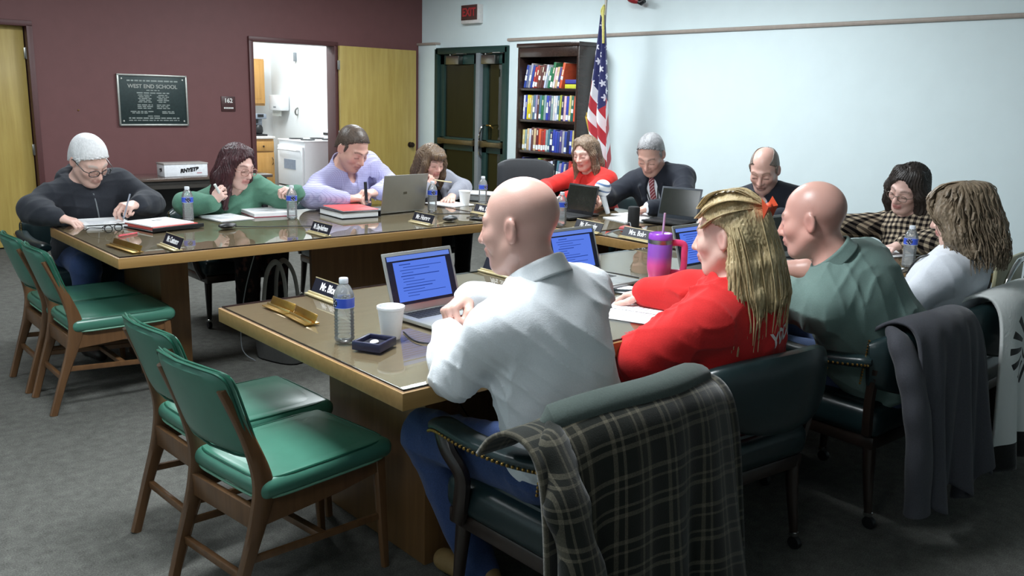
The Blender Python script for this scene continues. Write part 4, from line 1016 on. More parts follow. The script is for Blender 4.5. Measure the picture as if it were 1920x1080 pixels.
# ------------------------------------------------------------ things on the tables
TZ=.7597
M_paper=plain('paper',(238,240,242),.8,var=.01)
M_navy=plain('navy_plastic',(36,38,66),.35)
def bottle_proto():
    t=thing('water_bottle','',"bottle",(0,0,0),0,'plastic water bottles')
    pb=NT('bottle_plastic'); fr=pb.n('ShaderNodeLayerWeight'); fr.inputs[0].default_value=.35
    tr=pb.n('ShaderNodeBsdfTransparent'); tr.inputs[0].default_value=(.93,.96,.97,1); gl=pb.n('ShaderNodeBsdfGlossy'); gl.inputs['Roughness'].default_value=.04
    df=pb.n('ShaderNodeBsdfDiffuse'); df.inputs[0].default_value=(.85,.88,.9,1); mx=pb.n('ShaderNodeMixShader'); mx.inputs[0].default_value=.22
    pb.l(tr.outputs[0],mx.inputs[1]); pb.l(df.outputs[0],mx.inputs[2]); m2=pb.n('ShaderNodeMixShader'); pb.l(fr.outputs['Fresnel'],m2.inputs[0]); pb.l(mx.outputs[0],m2.inputs[1]); pb.l(gl.outputs[0],m2.inputs[2]); pb.l(m2.outputs[0],pb.out.inputs[0])
    prof=[(0,.004),(.022,.0),(.029,.004),(.031,.012)]
    for k in range(7): z=.016+k*.0105; prof+= [(.0315,z),(.0292,z+.004),(.0292,z+.0065)]
    prof+=[(.0315,.092),(.0280,.098),(.0305,.104),(.0315,.110),(.0315,.143),(.031,.148),(.0275,.160),(.0205,.174),(.0135,.183),(.0128,.187)]
    mb=MB(); mb.lathe(prof,(0,0,0),pb.m,24); mb.build('body',None,t,sharp=60)
    lb=NT('bottle_label'); sp=lb.sep(lb.coord('Object')); ang=lb.math('ARCTAN2',sp[1],sp[0])
    disc=lb.math('LESS_THAN',lb.math('ADD',lb.math('POWER',lb.math('MULTIPLY',lb.math('SUBTRACT',lb.math('ABSOLUTE',ang),2.05),.0315),2.0),lb.math('POWER',lb.math('SUBTRACT',sp[2],.1265),2.0)),.00022)
    nz=lb.noise(lb.coord('Object'),190,2); ink=lb.math('GREATER_THAN',nz,.56)
    stripe=lb.math('GREATER_THAN',lb.math('ABSOLUTE',lb.math('SUBTRACT',sp[2],.1265)),.0145)
    c=lb.mix(disc,rgb(58,88,206),lb.mix(ink,rgb(24,28,62),rgb(210,216,236))); c=lb.mix(stripe,c,rgb(206,216,240))
    lb.principled(c,.35)
    mb=MB(); mb.lathe([(.0322,.1105),(.0322,.1425)],(0,0,0),lb.m,28,cap=False); mb.build('label',None,t)
    mb=MB(); mb.lathe([(.0138,.185),(.0142,.187),(.0142,.198),(.0128,.2015),(0,.2015)],(0,0,0),plain('cap_white',(226,232,240),.4),20); mb.build('cap',None,t)
    return t
B=None
for (x,y,rz,lab) in ((-5.194,-6.876,-1.2,'clear water bottle with blue label beside the small navy box'),(-4.60,-4.12,.2,'clear water bottle by the open binder of the white haired man'),(-4.045,-4.326,.3,'clear water bottle on the glass right of the white paper stack'),
    (-3.10,-4.47,.1,'clear water bottle at the right edge of the silver laptop lid'),(-2.56,-4.34,.5,'clear water bottle behind the name plate at the table corner'),(-2.80,-5.39,.6,'clear water bottle left of the black laptop of the red blazer'),(-2.33,-7.313,-.9,'clear water bottle in front of the checked cardigan')):
    if B is None: B=bottle_proto(); B['label']=lab; B.location=(x,y,TZ); B.rotation_euler=(0,0,rz)
    else: copy_tree(B,(x,y,TZ),rz,lab)
# styrofoam cups
M_foam=plain('foam',(240,242,244),.55,var=.015,scale=160,bstr=.03)
def cup(x,y,lab):
    t=thing('foam_cup',lab,'cup',(x,y,TZ),0,'white foam cups')
    mb=MB(); mb.lathe([(0,0),(.0285,0),(.030,.003),(.0412,.094),(.0438,.096),(.0446,.100),(.0438,.105),(.0415,.105),(.040,.096),(.0285,.006),(0,.006)],(0,0,0),M_foam,32); mb.build('body',None,t); return t
cup(-5.058,-6.929,'white foam cup in front of the open laptop near the navy box'); cup(-2.70,-4.31,'white foam cup on the far table behind the bald man’s head')
# small navy presentation box
t=thing('jewelry_box','small open navy box with a white pin inside, beside the water bottle','box',(-5.155,-6.985,TZ),math.radians(28))
mb=MB(); mb.box((0,0,.005),(.105,.095,.010),M_navy,bev=.002)
for sx in (-1,1): mb.box((sx*.048,0,.016),(.010,.095,.022),M_navy,bev=.003)
for sy in (-1,1): mb.box((0,sy*.043,.016),(.105,.010,.022),M_navy,bev=.003)
mb.build('tray',None,t)
mb=MB(); mb.box((0,0,.0115),(.084,.074,.003),plain('velvet',(20,20,34),.9)); mb.build('lining',None,t)
mb=MB(); mb.sphere((0,0,.017),.014,M_paper,14,8,(1.2,.9,.45)); mb.build('pin',None,t)
# name plates
M_plate=plain('plate_black',(30,32,44),.3); M_pw=plain('plate_white',(240,240,244),.5); M_gold=plain('holder_gold',(178,142,70),.3,.9,var=.12); M_goldp=plain('holder_pale',(206,192,150),.35,.4)
def nameplate(x,y,txt,lab,w=.215,rz=0,sx=.8):
    t=thing('name_plate',lab,'name plate',(x,y,TZ),rz,'desk name plates')      # reads from -x
    M=Matrix.Translation((.006,0,.006))@Matrix.Rotation(math.radians(24),4,'Y')
    mb=MB(); mb.box((0,0,.030),(.004,w,.056),M_plate,rot=None); 
    for v in mb.bm.verts: v.co=M@v.co
    mb.build('plate',None,t)
    mb=MB(); mb.box((0,0,.004),(.045,w+.004,.006),M_goldp,bev=.001); mb.box((-.003,0,.0095),(.010,w+.004,.007),M_goldp,bev=.001); mb.build('base',None,t)
    mb=MB(); mb.box((0,0,.0595),(.0055,w+.002,.0035),M_goldp)
    for v in mb.bm.verts: v.co=M@v.co
    mb.build('rim',None,t)
    text('lettering',txt,.040,M_pw,M@frameM((-.0024,0,.031),(0,-1,0),(0,0,1)),t,bold=.0012,sx=sx,ext=.0003)
nameplate(-4.955,-6.335,'Mr. Blose','black name plate behind the water bottle on the nearest table',.235)
nameplate(-4.118,-6.345,'Mrs. Smith','black name plate just left of the bald man’s chin',.225)
nameplate(-4.215,-4.95,'Mr. Day-Anderson','black name plate below the red folder on the far table',.20,sx=.5)
nameplate(-5.02,-4.955,'Mr. Customer','black name plate at the front left of the far table',.215,sx=.62)
nameplate(-3.50,-4.90,'Mr. Horner','black name plate below the silver laptop on the far table',.20,sx=.75)
nameplate(-2.905,-4.77,'Mrs. Lovin','black name plate half behind the bald man at the table corner',.225)
nameplate(-2.862,-5.66,'Mr. Kargenby','black name plate on the table edge below the black laptop',.235,rz=-.10,sx=.68)
nameplate(-2.855,-6.03,'Mrs. Bobe','black name plate half behind the purple tumbler',.235,rz=-.08)
# empty brass plate holders
def holder(x,y,rz,lab,L=.165):
    t=thing('plate_holder',lab,'name plate holder',(x,y,TZ),rz,'empty brass plate holders')
    mb=MB(); mb.box((0,0,.0025),(.052,L,.004),None,bev=.001); mb.build('base',M_gold,t)
    mb=MB(); 
    b=(Matrix.Rotation(math.radians(24),4,'Y'))
    mb.box((.014,0,.018),(.003,L,.030),None,bev=.0008,rot=(0,math.radians(24),0)); mb.build('back',M_gold,t)
    mb=MB(); mb.box((-.004,0,.008),(.003,L,.008),None,bev=.0008,rot=(0,math.radians(24),0)); mb.build('lip',plain('holder_bright',(226,200,130),.25,.9),t)
holder(-5.165,-6.385,.02,'empty brass name plate holder, farther of two by the table corner'); holder(-5.172,-6.56,-.06,'empty brass name plate holder, nearer one of two at table end')
holder(-5.20,-4.86,.10,'empty brass name plate holder lying on the far table corner',.30)
# ------------------------------------------------------------ laptops
M_alu=plain('laptop_silver',(176,178,176),.38,.75,var=.02); M_alul=plain('laptop_lid_grey',(150,148,140),.4,.5,var=.02)
M_key=plain('keys_black',(26,27,30),.5); M_scr=plain('screen_dark',(36,38,34),.12); M_bez=plain('bezel_navy',(24,26,44),.25)
def laptop(x,y,rz,lab,w=.315,d=.215,ang=108,silver=True,screen='doc',lidm=None,grp='open laptops'):
    """origin at hinge centre, user sits toward local -y, lid rises at the hinge"""
    mt=M_alu if silver else M_black
    t=thing('laptop',lab,'laptop',(x,y,TZ),rz,grp)
    mb=MB(); mb.box((0,-d/2,.0095),(w,d,.014),mt,bev=.004); mb.build('base',None,t)
    mb=MB()
    for r in range(5):
        n=13
        for c in range(n): mb.box((-w*.42+w*.84*(c+.5)/n,-.022-r*.0175,.0172),(w*.84/n*.86,.0150,.0014),M_key)
    k=mb.build('keyboard',None,t)
    mb=MB(); mb.box((0,-d*.76,.0169),(.10,.065,.0006),plain('trackpad',(160,162,162),.3,.5) if silver else M_key); mb.build('trackpad',None,t)
    M=Matrix.Translation((0,.004,.014))@Matrix.Rotation(math.radians(90-ang),4,'X')      # local z runs up the lid
    def put(mb): 
        for v in mb.bm.verts: v.co=M@v.co
        return mb
    H=d*.985
    mb=MB(); mb.box((0,.003,H/2),(w,.006,H),lidm or mt,bev=.003); l=put(mb).build('lid',None,t)
    if screen:
        mb=MB(); mb.box((0,-.0006,H*.53),(w*.93,.001,H*.82),M_bez if screen=='doc' else M_scr); put(mb).build('bezel',None,l)
        if screen=='doc':
            sm=emit('screen_blue',(92,128,236),.95); mb=MB(); mb.box((.0,-.0014,H*.50),(w*.76,.0006,H*.66),sm); mb.box((0,-.0014,H*.895),(w*.90,.0006,H*.075),emit('screen_bar',(108,140,232),.9)); put(mb).build('screen',None,l)
            mb=MB(); rs=random.Random(int(abs(x*100))); tm=emit('screen_text',(50,78,170),.8)
            for r in range(12):
                z=H*(.78-.048*r); L=w*rs.choice((.16,.30,.42,.55)); mb.box((-w*.30+L/2+w*rs.choice((0,.02,.05)),-.0019,z),(L,.0004,.0022 if r%4 else .0032),tm)
            put(mb).build('screen_text',None,l)
    if not silver or lidm:
        mb=MB(); mb.box((0,.0063,H*.5),(.03,.0006,.016),plain('lid_logo',(120,118,112),.25,.8) if lidm else M_grayp); put(mb).build('logo',None,l)
    return t
laptop(-4.757,-6.720,.07,'open silver laptop with bright blue document screen in front of bald man')
laptop(-3.90,-6.62,.04,'open silver laptop right behind the bald man’s shoulder')
laptop(-3.312,-6.83,.02,'open silver laptop between purple tumbler and the blonde woman’s face')
laptop(-2.59,-6.86,-.08,'open silver laptop with dark screen facing the man in green polo',screen='off')
laptop(-3.307,-4.42,PI+.09,'large silver laptop, its lid back turned to us, before lavender shirt',.365,.245,100,lidm=M_alul)
laptop(-2.40,-5.13,-PI/2-.02,'black laptop with lid back turned to us, before the red blazer',.275,.20,105,silver=False,screen='off')
laptop(-2.02,-5.655,-PI/2+.20,'dark laptop with lid back turned to us, right of the tie',.285,.21,105,silver=False,screen='off',lidm=plain('lid_slate',(52,58,66),.35))
# ------------------------------------------------------------ tumbler
t=thing('tumbler','tall purple to pink tumbler with handle and straw on the glass table','tumbler',(-3.87,-7.025,TZ),math.radians(-42))
g=NT('tumbler_paint'); z=g.sep(g.coord('Object'))[2]; g.principled(g.ramp(g.math('MULTIPLY',z,4.0),[(.30,rgb(216,84,130)),(.52,rgb(206,80,148)),(.66,rgb(138,76,176)),(1.0,rgb(122,78,180))]),.3,Coat_Weight=.3)
mb=MB(); mb.lathe([(0,0),(.034,0),(.0365,.004),(.040,.085),(.046,.105),(.0475,.12),(.0475,.225),(.045,.228),(0,.228)],(0,0,0),g.m,36); mb.build('body',None,t)
mb=MB(); mb.lathe([(.0478,.212),(.0482,.216),(.0482,.224),(.0478,.228)],(0,0,0),M_steel,36,cap=False); mb.build('rim',None,t)
mb=MB(); mb.lathe([(.0465,.228),(.0475,.232),(.0465,.247),(.043,.252),(.036,.247),(0,.247)],(0,0,0),plain('lid_purple',(150,72,196),.25),36); mb.build('lid',None,t)
mb=MB(); mb.sweep(smooth_path([(.043,0,.215),(.075,0,.215),(.094,0,.205),(.096,0,.17),(.096,0,.12),(.085,0,.098),(.044,0,.098)],6),[(.013,.0085)]*37,plain('handle_pink',(226,72,122),.35),12,up=(0,1,0),exp=3); mb.build('handle',None,t)
mb=MB(); mb.sweep([(0.006,.004,.20),(.012,.008,.33)],.0045,plain('straw_mauve',(176,146,176),.3),12); mb.build('straw',None,t)
# ------------------------------------------------------------ papers and folders
def sheet(name,x,y,rz,lab,w=.216,d=.279,n=1,th=.0012,mat=None,cat='papers',grp=None,z=TZ,curl=0,lines=True):
    mb=MB(); T=th*n
    if n>1: mb.box((0,0,T/2),(w,d,T),mat or M_paper)
    mb.grid(lambda u,v:((u-.5)*w,(v-.5)*d,T+.0006+curl*(max(0,abs(v-.5)-.25)*2)**2),6,10,mat or M_paper)
    if n==1: mb.grid(lambda u,v:((u-.5)*w,(v-.5)*d,.0001),2,2,mat or M_paper)
    if lines:
        rs=random.Random(int(abs(x*1000)))
        for k in range(9): L=w*rs.uniform(.3,.75); mb.box((-w*.38+L/2,d*.36-k*d*.07,T+.0009),(L,.0025,.0003),plain('print_grey',(170,176,188),.8))
    o=mb.build(name); o.location=(x,y,z); o.rotation_euler=(0,0,rz); tag(o,lab,cat,grp); return o
sheet('paper_sheet',-4.17,-7.21,.35,'white printed sheet under the red hoodie sleeve, closest to table edge',lines=True,cat='paper')
sheet('paper_sheet',-4.05,-7.11,.32,'white printed sheet with pen on it beside the red hoodie',z=TZ+.0016,n=1,cat='paper')
sheet('paper_stack',-5.03,-4.02,-.10,'loose white pages the white haired man is turning',n=10,curl=.03,w=.24,cat='paper stack')
sheet('paper_stack',-4.36,-4.09,.10,'thin white pages in front of the woman in green',n=3,cat='paper stack')
sheet('paper_stack',-4.07,-4.05,-.12,'thick white paper stack with a reddish lower edge before green sweater',n=16,w=.26,cat='paper stack')
mb=MB(); mb.box((0,0,.0015),(.262,.283,.003),plain('red_edge',(170,70,86),.7)); o=mb.build('red_cover'); o.location=(-4.07,-4.05,TZ-.0003+.0); o.rotation_euler=(0,0,-.12); o.location.z=TZ; o.parent=None; tag(o,'thin red cover sheet under the thick white paper stack','folder')
for ob in list(COL.objects):
    if ob.get('label','').startswith('thick white paper stack'): ob.location.z=TZ+.0032
sheet('paper_stack',-2.75,-4.20,.15,'white pages under the hand of the woman in grey cardigan',n=3,cat='paper stack')
sheet('paper_stack',-2.02,-5.32,1.5,'white pages in front of the man with striped tie',n=4,cat='paper stack')
sheet('paper_stack',-2.22,-5.45,1.35,'white pages behind the black cylinder speaker',n=5,cat='paper stack',w=.25)
sheet('paper_sheet',-2.02,-7.06,1.3,'white sheet under the hand of the woman in checked cardigan',n=2,cat='paper')
sheet('paper_sheet',-2.50,-7.27,.2,'white sheet near the water bottle at the table corner',n=1,cat='paper',w=.2,d=.15)
sheet('note_pad',-2.50,-6.13,1.4,'pale yellow note pad behind the tumbler handle',n=6,mat=plain('pad_yellow',(216,218,160),.8),cat='note pad',w=.13,d=.2)
sheet('paper_sheet',-2.02,-6.22,1.2,'white sheet in front of the balding man’s open collar',n=2,cat='paper')
sheet('paper_stack',-2.45,-6.45,1.5,'white pages beside the green dish on the right table',n=4,cat='paper stack')
sheet('paper_sheet',-3.88,-6.89,.15,'small white sheet with a dark pen on it left of the tumbler',n=1,w=.14,d=.18,cat='paper')
# binder of the white haired man
t=thing('open_binder','black open binder with white pages and red dividers on the far table','binder',(-4.80,-4.26,TZ),math.radians(12))
mb=MB(); mb.box((0,0,.003),(.31,.31,.005),M_black,bev=.002); mb.box((0,-.155,.012),(.31,.012,.022),M_black,bev=.004); mb.build('cover',None,t)
mb=MB(); mb.box((0,.01,.014),(.27,.285,.017),plain('divider_red',(214,92,84),.7)); mb.build('divider',None,t)
mb=MB(); mb.box((-.01,.02,.0255),(.26,.275,.006),M_paper); mb.box((.01,.07,.0288),(.06,.012,.0012),M_black); mb.build('pages',None,t)
t=thing('red_folder','red folder lying on top of a black binder beside the silver laptop','folder',(-3.64,-4.33,TZ+.0415),math.radians(-6))
mb=MB(); mb.box((0,0,.004),(.24,.31,.004),plain('folder_red',(226,92,92),.5),bev=.001); mb.build('cover',None,t)
mb=MB(); mb.box((-.004,-.004,.0012),(.235,.305,.0022),M_paper); mb.build('pages',None,t)
t=thing('black_binder','closed black binder with white page edges under the red folder','binder',(-3.66,-4.35,TZ),math.radians(-3))
for z in (.002,.037): mb=MB(); mb.box((0,0,z+.0),(.27,.32,.004),M_black,bev=.001); mb.build('cover',None,t)
mb=MB(); mb.box((.133,0,.0195),(.005,.32,.036),M_black,bev=.001); mb.build('spine',None,t)
mb=MB(); mb.box((-.004,0,.0195),(.25,.30,.031),M_paper); mb.build('pages',None,t)
t=thing('thick_binder','thick dark binder with pages on top, right of the woman in grey cardigan','binder',(-2.36,-4.08,TZ),math.radians(25))
for z in (.002,.044): mb=MB(); mb.box((0,0,z),(.27,.31,.004),M_black,bev=.001); mb.build('cover',None,t)
mb=MB(); mb.box((0,.0,.023),(.25,.29,.037),plain('grey_pages',(150,154,156),.8)); mb.build('pages',None,t)
sheet('paper_stack',-2.37,-4.09,.5,'white pages lying on top of the thick dark binder',n=5,z=TZ+.0465,cat='paper stack')
# ------------------------------------------------------------ small things
def specs(x,y,rz,lab):
    t=thing('eyeglasses',lab,'glasses',(x,y,TZ),rz); mb=MB()
    for q in (-1,1):
        pts=[(q*.034+.026*math.cos(a)*1.0,0+.004*math.sin(a),.021+.019*math.sin(a)) for a in [2*PI*i/20 for i in range(20)]]
        mb.sweep(pts,.0028,M_black,6,closed=True,up=(0,1,0))
    mb.sweep([(-.009,0,.026),(0,0,.029),(.009,0,.026)],.0026,M_black,6)
    mb.build('frame',None,t)
    for q in (-1,1):
        mb=MB(); mb.sweep(smooth_path([(q*.062,0,.028),(q*.066,.03,.028),(q*.062,.10,.022),(q*.056,.135,.006)]),.0026,M_black,6); mb.build('temple',None,t)
    for q in (-1,1):
        mb=MB(); mb.add([(q*.034+.025*math.cos(a),.0005,.021+.018*math.sin(a)) for a in [2*PI*i/18 for i in range(18)]],[tuple(range(18))],thin_glass('lens',(225,228,228),1.5,.02)); mb.build('lens',None,t)
specs(-5.08,-4.32,math.radians(28),'black eyeglasses lying folded open on the far table by red pen')
def pen(x,y,rz,lab,c,z=TZ,L=.14):
    t=thing('pen',lab,'pen',(x,y,z),rz); m=plain('pen_%d_%d_%d'%c,c,.35)
    mb=MB(); mb.sweep([(-L/2,0,.0055),(L/2-.015,0,.0055)],.0050,m,10); mb.build('barrel',None,t)
    mb=MB(); mb.sweep([(L/2-.015,0,.0055),(L/2,0,.0052)],[.0048,.001],M_grayp,8); mb.build('tip',None,t)
    mb=MB(); mb.box((-L/2+.025,0,.0115),(.04,.003,.002),m); mb.build('clip',None,t)
pen(-5.05,-4.47,.5,'red pen on the far table in front of the eyeglasses',(206,70,84)); pen(-4.02,-7.085,-.95,'blue and black pen lying on the printed sheet by red sleeve',(60,66,130),TZ+.004); pen(-3.93,-6.90,-.8,'dark marker left of the purple tumbler',(40,52,56),TZ+.002); pen(-4.80,-6.95,.3,'black stylus beside the open laptop near the bald man’s hand',(26,28,34))
pen(-2.03,-6.52,.4,'red pen in the reaching hand beside the bald man in polo',(206,60,52),TZ+.03) if False else None
def phone(x,y,rz,lab,w=.075,L=.155):
    t=thing('phone',lab,'phone',(x,y,TZ),rz,'phones on the tables'); mb=MB(); mb.box((0,0,.0045),(w,L,.009),M_black,bev=.003); mb.build('body',None,t)
    mb=MB(); mb.box((0,0,.0092),(w*.9,L*.93,.0006),plain('phone_glass',(14,15,18),.06)); mb.build('screen',None,t)
phone(-3.545,-6.93,1.2,'black phone on the table between the tumbler and red shoulder'); phone(-3.06,-4.95,.5,'black phone on far table edge under the white foam cup')
t=thing('webcam_speaker','black cylinder speaker standing before the man with the tie','speaker',(-2.515,-5.719,TZ))
mb=MB(); mb.lathe([(0,0),(.034,0),(.036,.004),(.036,.125),(.033,.130),(0,.130)],(0,0,0),plain('speaker_mesh',(30,32,34),.7,var=.3,scale=400),28); mb.build('body',None,t)
mb=MB(); mb.lathe([(0,.130),(.028,.130),(.027,.132),(0,.132)],(0,0,0),M_key,24); mb.build('top_panel',None,t)
# round white microphone on a bent stem
t=thing('ball_microphone','white ball with curved blue bands on a bent thin stem over black laptop','microphone',(-2.26,-5.20,TZ))
bm_=NT('ball_bands'); sp=bm_.sep(bm_.coord('Object')); q=bm_.math('SINE',bm_.math('MULTIPLY_ADD',sp[2],150,bm_.math('MULTIPLY',bm_.math('POWER',sp[1],2.0),500)))
bm_.principled(bm_.mix(bm_.math('GREATER_THAN',q,.62),rgb(234,238,242),rgb(96,122,160)),.35)
mb=MB(); mb.sphere((0,-.02,.185),.056,bm_.m,24,16); mb.build('ball',None,t)
mb=MB(); mb.sweep(smooth_path([(-.02,.03,.005),(-.04,.055,.06),(-.04,.045,.13),(-.03,.0,.165)]),.004,M_grayp,8); mb.build('stem',None,t)
mb=MB(); mb.lathe([(0,0),(.035,0),(.035,.008),(.012,.014),(0,.014)],(-.02,.03,0),M_black,20); mb.build('base',None,t)
mb=MB(); mb.sweep([(0,-.02,.14),(.005,-.05,.07),(.02,-.06,.02)],[.022,.017,.015],plain('mic_grip',(226,230,234),.4),14); mb.build('grip',None,t)
# mouse shaped table speakers and cables
t=thing('table_microphone','small black tabletop microphone before the woman in green','microphone',(-4.53,-4.50,TZ),.3)
mb=MB(); mb.sphere((0,0,.0165),.038,M_black,18,10,(1.5,1,.42)); mb.build('body',None,t)
mb=MB(); mb.sweep(smooth_path([(.05,0,.006),(.16,-.12,.004),(.30,-.24,.004),(.40,-.40,.004)]),.003,M_black,6); mb.build('cord',None,t)
t=thing('table_microphone','small black tabletop microphone on far table edge beside the name plate','microphone',(-3.28,-4.90,TZ),.1)
mb=MB(); mb.sphere((0,0,.0165),.038,M_black,18,10,(1.4,1,.42)); mb.build('body',None,t)
mb=MB(); mb.sphere((.0,0,.029),.016,M_grayp,10,6,(1,1,.5)); mb.build('button',None,t)
def cable(pts,lab,m=M_black,r=.003):
    mb=MB(); mb.sweep(smooth_path(pts),r,m,6); tag(mb.build('cable'),lab,'cable')
cable([(-4.99,-6.90,TZ+.003),(-5.02,-7.03,TZ+.003),(-4.93,-7.12,TZ+.003),(-4.88,-7.2,TZ+.003),(-4.80,-7.27,TZ+.003)],'black laptop cord curling across the glass beside the foam cup')
cable([(-3.24,-4.55,TZ+.003),(-3.14,-4.62,TZ+.003),(-3.0,-4.66,TZ+.003),(-2.96,-4.78,TZ+.003),(-3.1,-4.84,TZ+.003)],'dark cord in a loop below the bottle by silver laptop')
cable([(-2.84,-5.80,TZ+.004),(-2.80,-5.86,TZ+.03),(-2.76,-5.9,TZ+.02),(-2.70,-5.98,TZ+.006),(-2.62,-6.0,TZ+.004)],'tangled grey cord between two name plates on the right table',M_grayp,.004)
cable([(-4.45,-6.50,TZ+.003),(-4.2,-6.53,TZ+.003),(-4.0,-6.44,TZ+.003),(-3.72,-6.52,TZ+.003),(-3.66,-6.75,TZ+.003)],'thin dark cord lying across the near glass table')
cable([(-4.80,-6.82,.66),(-4.80,-6.95,.5),(-4.78,-7.2,.30),(-4.72,-7.25,.06),(-4.5,-7.2,.008)],'black cord hanging below the nearest table beside its pedestal')
cable([(-4.42,-4.65,.70),(-4.50,-4.62,.4),(-4.52,-4.6,.1),(-4.45,-4.62,.006)],'thin cord hanging below the far table edge',M_grayp)
cable([(-4.95,-5.6,.005),(-4.6,-5.75,.005),(-4.2,-5.7,.005),(-3.8,-5.9,.005)],'black cord lying on the carpet between the tables')
t=thing('power_block','small black power block on the near glass table by the bald man','power adapter',(-4.36,-6.655,TZ),.3); mb=MB(); mb.box((0,0,.014),(.09,.045,.028),M_black,bev=.008); mb.build('body',None,t); mb=MB(); mb.sweep(smooth_path([(.045,0,.012),(.09,.02,.004),(.14,.01,.003)]),.003,M_black,6); mb.build('cord',None,t)
t=thing('grey_folder','pale grey folder lying behind the laptop of the bald man','folder',(-4.52,-6.58,TZ),-.45); mb=MB(); mb.box((0,0,.008),(.24,.16,.014),plain('folder_grey',(196,192,182),.5),bev=.004); mb.build('cover',None,t); mb=MB(); mb.box((0,-.078,.008),(.23,.004,.008),M_paper); mb.build('pages',None,t)
# green dish and red holder on the right table
t=thing('green_dish','small bright green dish beside the blonde woman’s hair bow','dish',(-2.30,-6.55,TZ))
mb=MB(); mb.lathe([(0,0),(.045,0),(.06,.035),(.056,.036),(.042,.004),(0,.004)],(0,0,0),plain('green_bowl',(70,180,60),.4),28); mb.build('bowl',None,t); mb=MB(); mb.lathe([(.058,.034),(.064,.036),(.058,.039)],(0,0,0),plain('green_bowl',(70,180,60),.4),28,cap=False); mb.build('rim',None,t)
t=thing('red_bag','small red bag with drawstring between two name plates on right table','bag',(-2.70,-5.83,TZ))
mb=MB(); mb.sphere((0,0,.022),.045,plain('bag_red',(166,54,58),.6),16,10,(.8,1.2,.5)); mb.build('body',None,t); mb=MB(); mb.sweep(smooth_path([(0,-.03,.04),(.02,0,.06),(0,.04,.03)]),.003,M_grayp,6); mb.build('cord',None,t)
# tote bag on the floor under the far table
t=thing('tote_bag','grey tote bag with tall loop handles on the carpet under the far table','bag',(-4.30,-4.66,0),.3)
mb=MB(); mb.sweep([(0,0,.01),(0,0,.12),(0,0,.26)],[(.09,.16),(.10,.17),(.075,.15)],cloth('tote_grey',(62,62,60)),20,up=(0,1,0),exp=3); mb.build('body',None,t)
for s_ in (-.05,.05): mb=MB(); mb.sweep(smooth_path([(s_,-.10,.24),(s_*.8,-.07,.49),(s_*.6,0,.575),(s_*.8,.07,.49),(s_,.10,.24)]),[(.016,.005)]*33,plain('strap_grey',(140,138,132),.7),8,up=(1,0,0)); mb.build('handle',None,t)
t=thing('floor_case','pale grey flat case lying on the carpet between the two long tables','case',(-4.22,-5.55,0),.2); mb=MB(); mb.box((0,0,.03),(.26,.18,.058),plain('case_grey',(150,158,158),.5),bev=.012); mb.build('body',None,t); mb=MB(); mb.box((0,0,.061),(.10,.02,.006),M_grayp,bev=.002); mb.build('handle',None,t)
# ------------------------------------------------------------ the cast
DN=(0,0,-1)
M_jeans=cloth('blue_denim',(56,74,116),var=.18,scale=260,fold=10,fstr=.2); M_jeansl=cloth('light_denim',(88,104,140),var=.15,scale=260)
M_darkp=cloth('dark_trousers',(30,32,38)); M_shoe=plain('dark_shoe',(40,34,30),.4); M_boot=plain('tan_boot',(138,112,70),.6,var=.15)
M_lens=thin_glass('spectacle_lens',(246,248,248),1.45,.02); M_frameb=plain('spectacle_black',(28,26,28),.3); M_framer=plain('spectacle_rose',(168,120,110),.3)
def whitener(P): pass
def jacket(P,mat,name='suit_jacket',inf=.024,open_=True,sl=(.072,.063,.050),vw=.052,vh=.19,end=.96,disp=None):
    S=top(P,inf,sl,end,neck=.068); s,NB,tu,tf,tl,RT=[P[q] for q in('s','NB','tu','tf','tl','RT')]
    if open_:
        S.ell(NB-tu*.10*s+tf*.17*s,A(.10,vw,vh)*s,RT,.006,'-')
        for q in (1,-1):
            pts=[NB+tu*.035*s-tf*.02+tl*q*.070*s, NB-tu*.005*s+tf*.055*s+tl*q*.082*s]; S.chain(pts,[.018*s,.016*s],.012)
            last=None
            for d_,w_ in ((.05,.075),(.13,.062),(.20,.038)):
                p=rayhit(S,NB-tu*d_*s+tl*q*w_*1.12*s+tf*.4,-tf); 
                if last is not None: S.cap(last,p,.013*s,.011*s,.012)
                last=p
    return part(P,name,S,mat,None,disp or folds(.006,8,18))
def shirt_under(P,mat,name='shirt',inf=.010,collar=True,open_=.028):
    S=SDF(); trunk(S,P,inf); NB,tu,tf,s=P['NB'],P['tu'],P['tf'],P['s']
    S.cap(NB-tu*.03*s,NB+tu*.02*s,.074*s,.066*s,.03); S.cap(NB+tu*.02+tf*.02,NB+tu*.14+tf*.08,.058*s,.07*s,.006,'-')
    if open_: S.ell(NB-tu*.015*s+tf*.10*s,A(.07,open_,.055)*s,P['RT'],.006,'-')
    if collar: ring(P,S,.066,.0115,.022,.45,26,334,.006)
    return part(P,name,S,mat,.0055,None)
def cuff(P,k_,mat,r=.040,at=.985):
    el,wr=A(*P['arms'][k_][0]),A(*P['arms'][k_][1]); S=SDF(); p=el+(wr-el)*at; d=nrm(wr-el); S.cap(p-d*.02,p+d*.012,r*P['s'],r*P['s'],.003); return part(P,'cuff',S,mat,.005)
def tie(P,mat,Sref):
    NB,tu,tf,tl,s=[P[q] for q in('NB','tu','tf','tl','s')]; mb=MB(); pts=[];ws=[]
    for i in range(12):
        d=.005+.30*i/11; p=rayhit(Sref,NB-tu*d*s+tf*.35,-tf)+tf*.004; pts.append(p-P['off']); ws.append((.016+.020*i/11 if i>1 else .021,.006 if i>1 else .012))
    mb.sweep([V(p) for p in pts],ws,mat,10,up=tuple(tf),exp=3); return mb.build('necktie',None,P['o'])
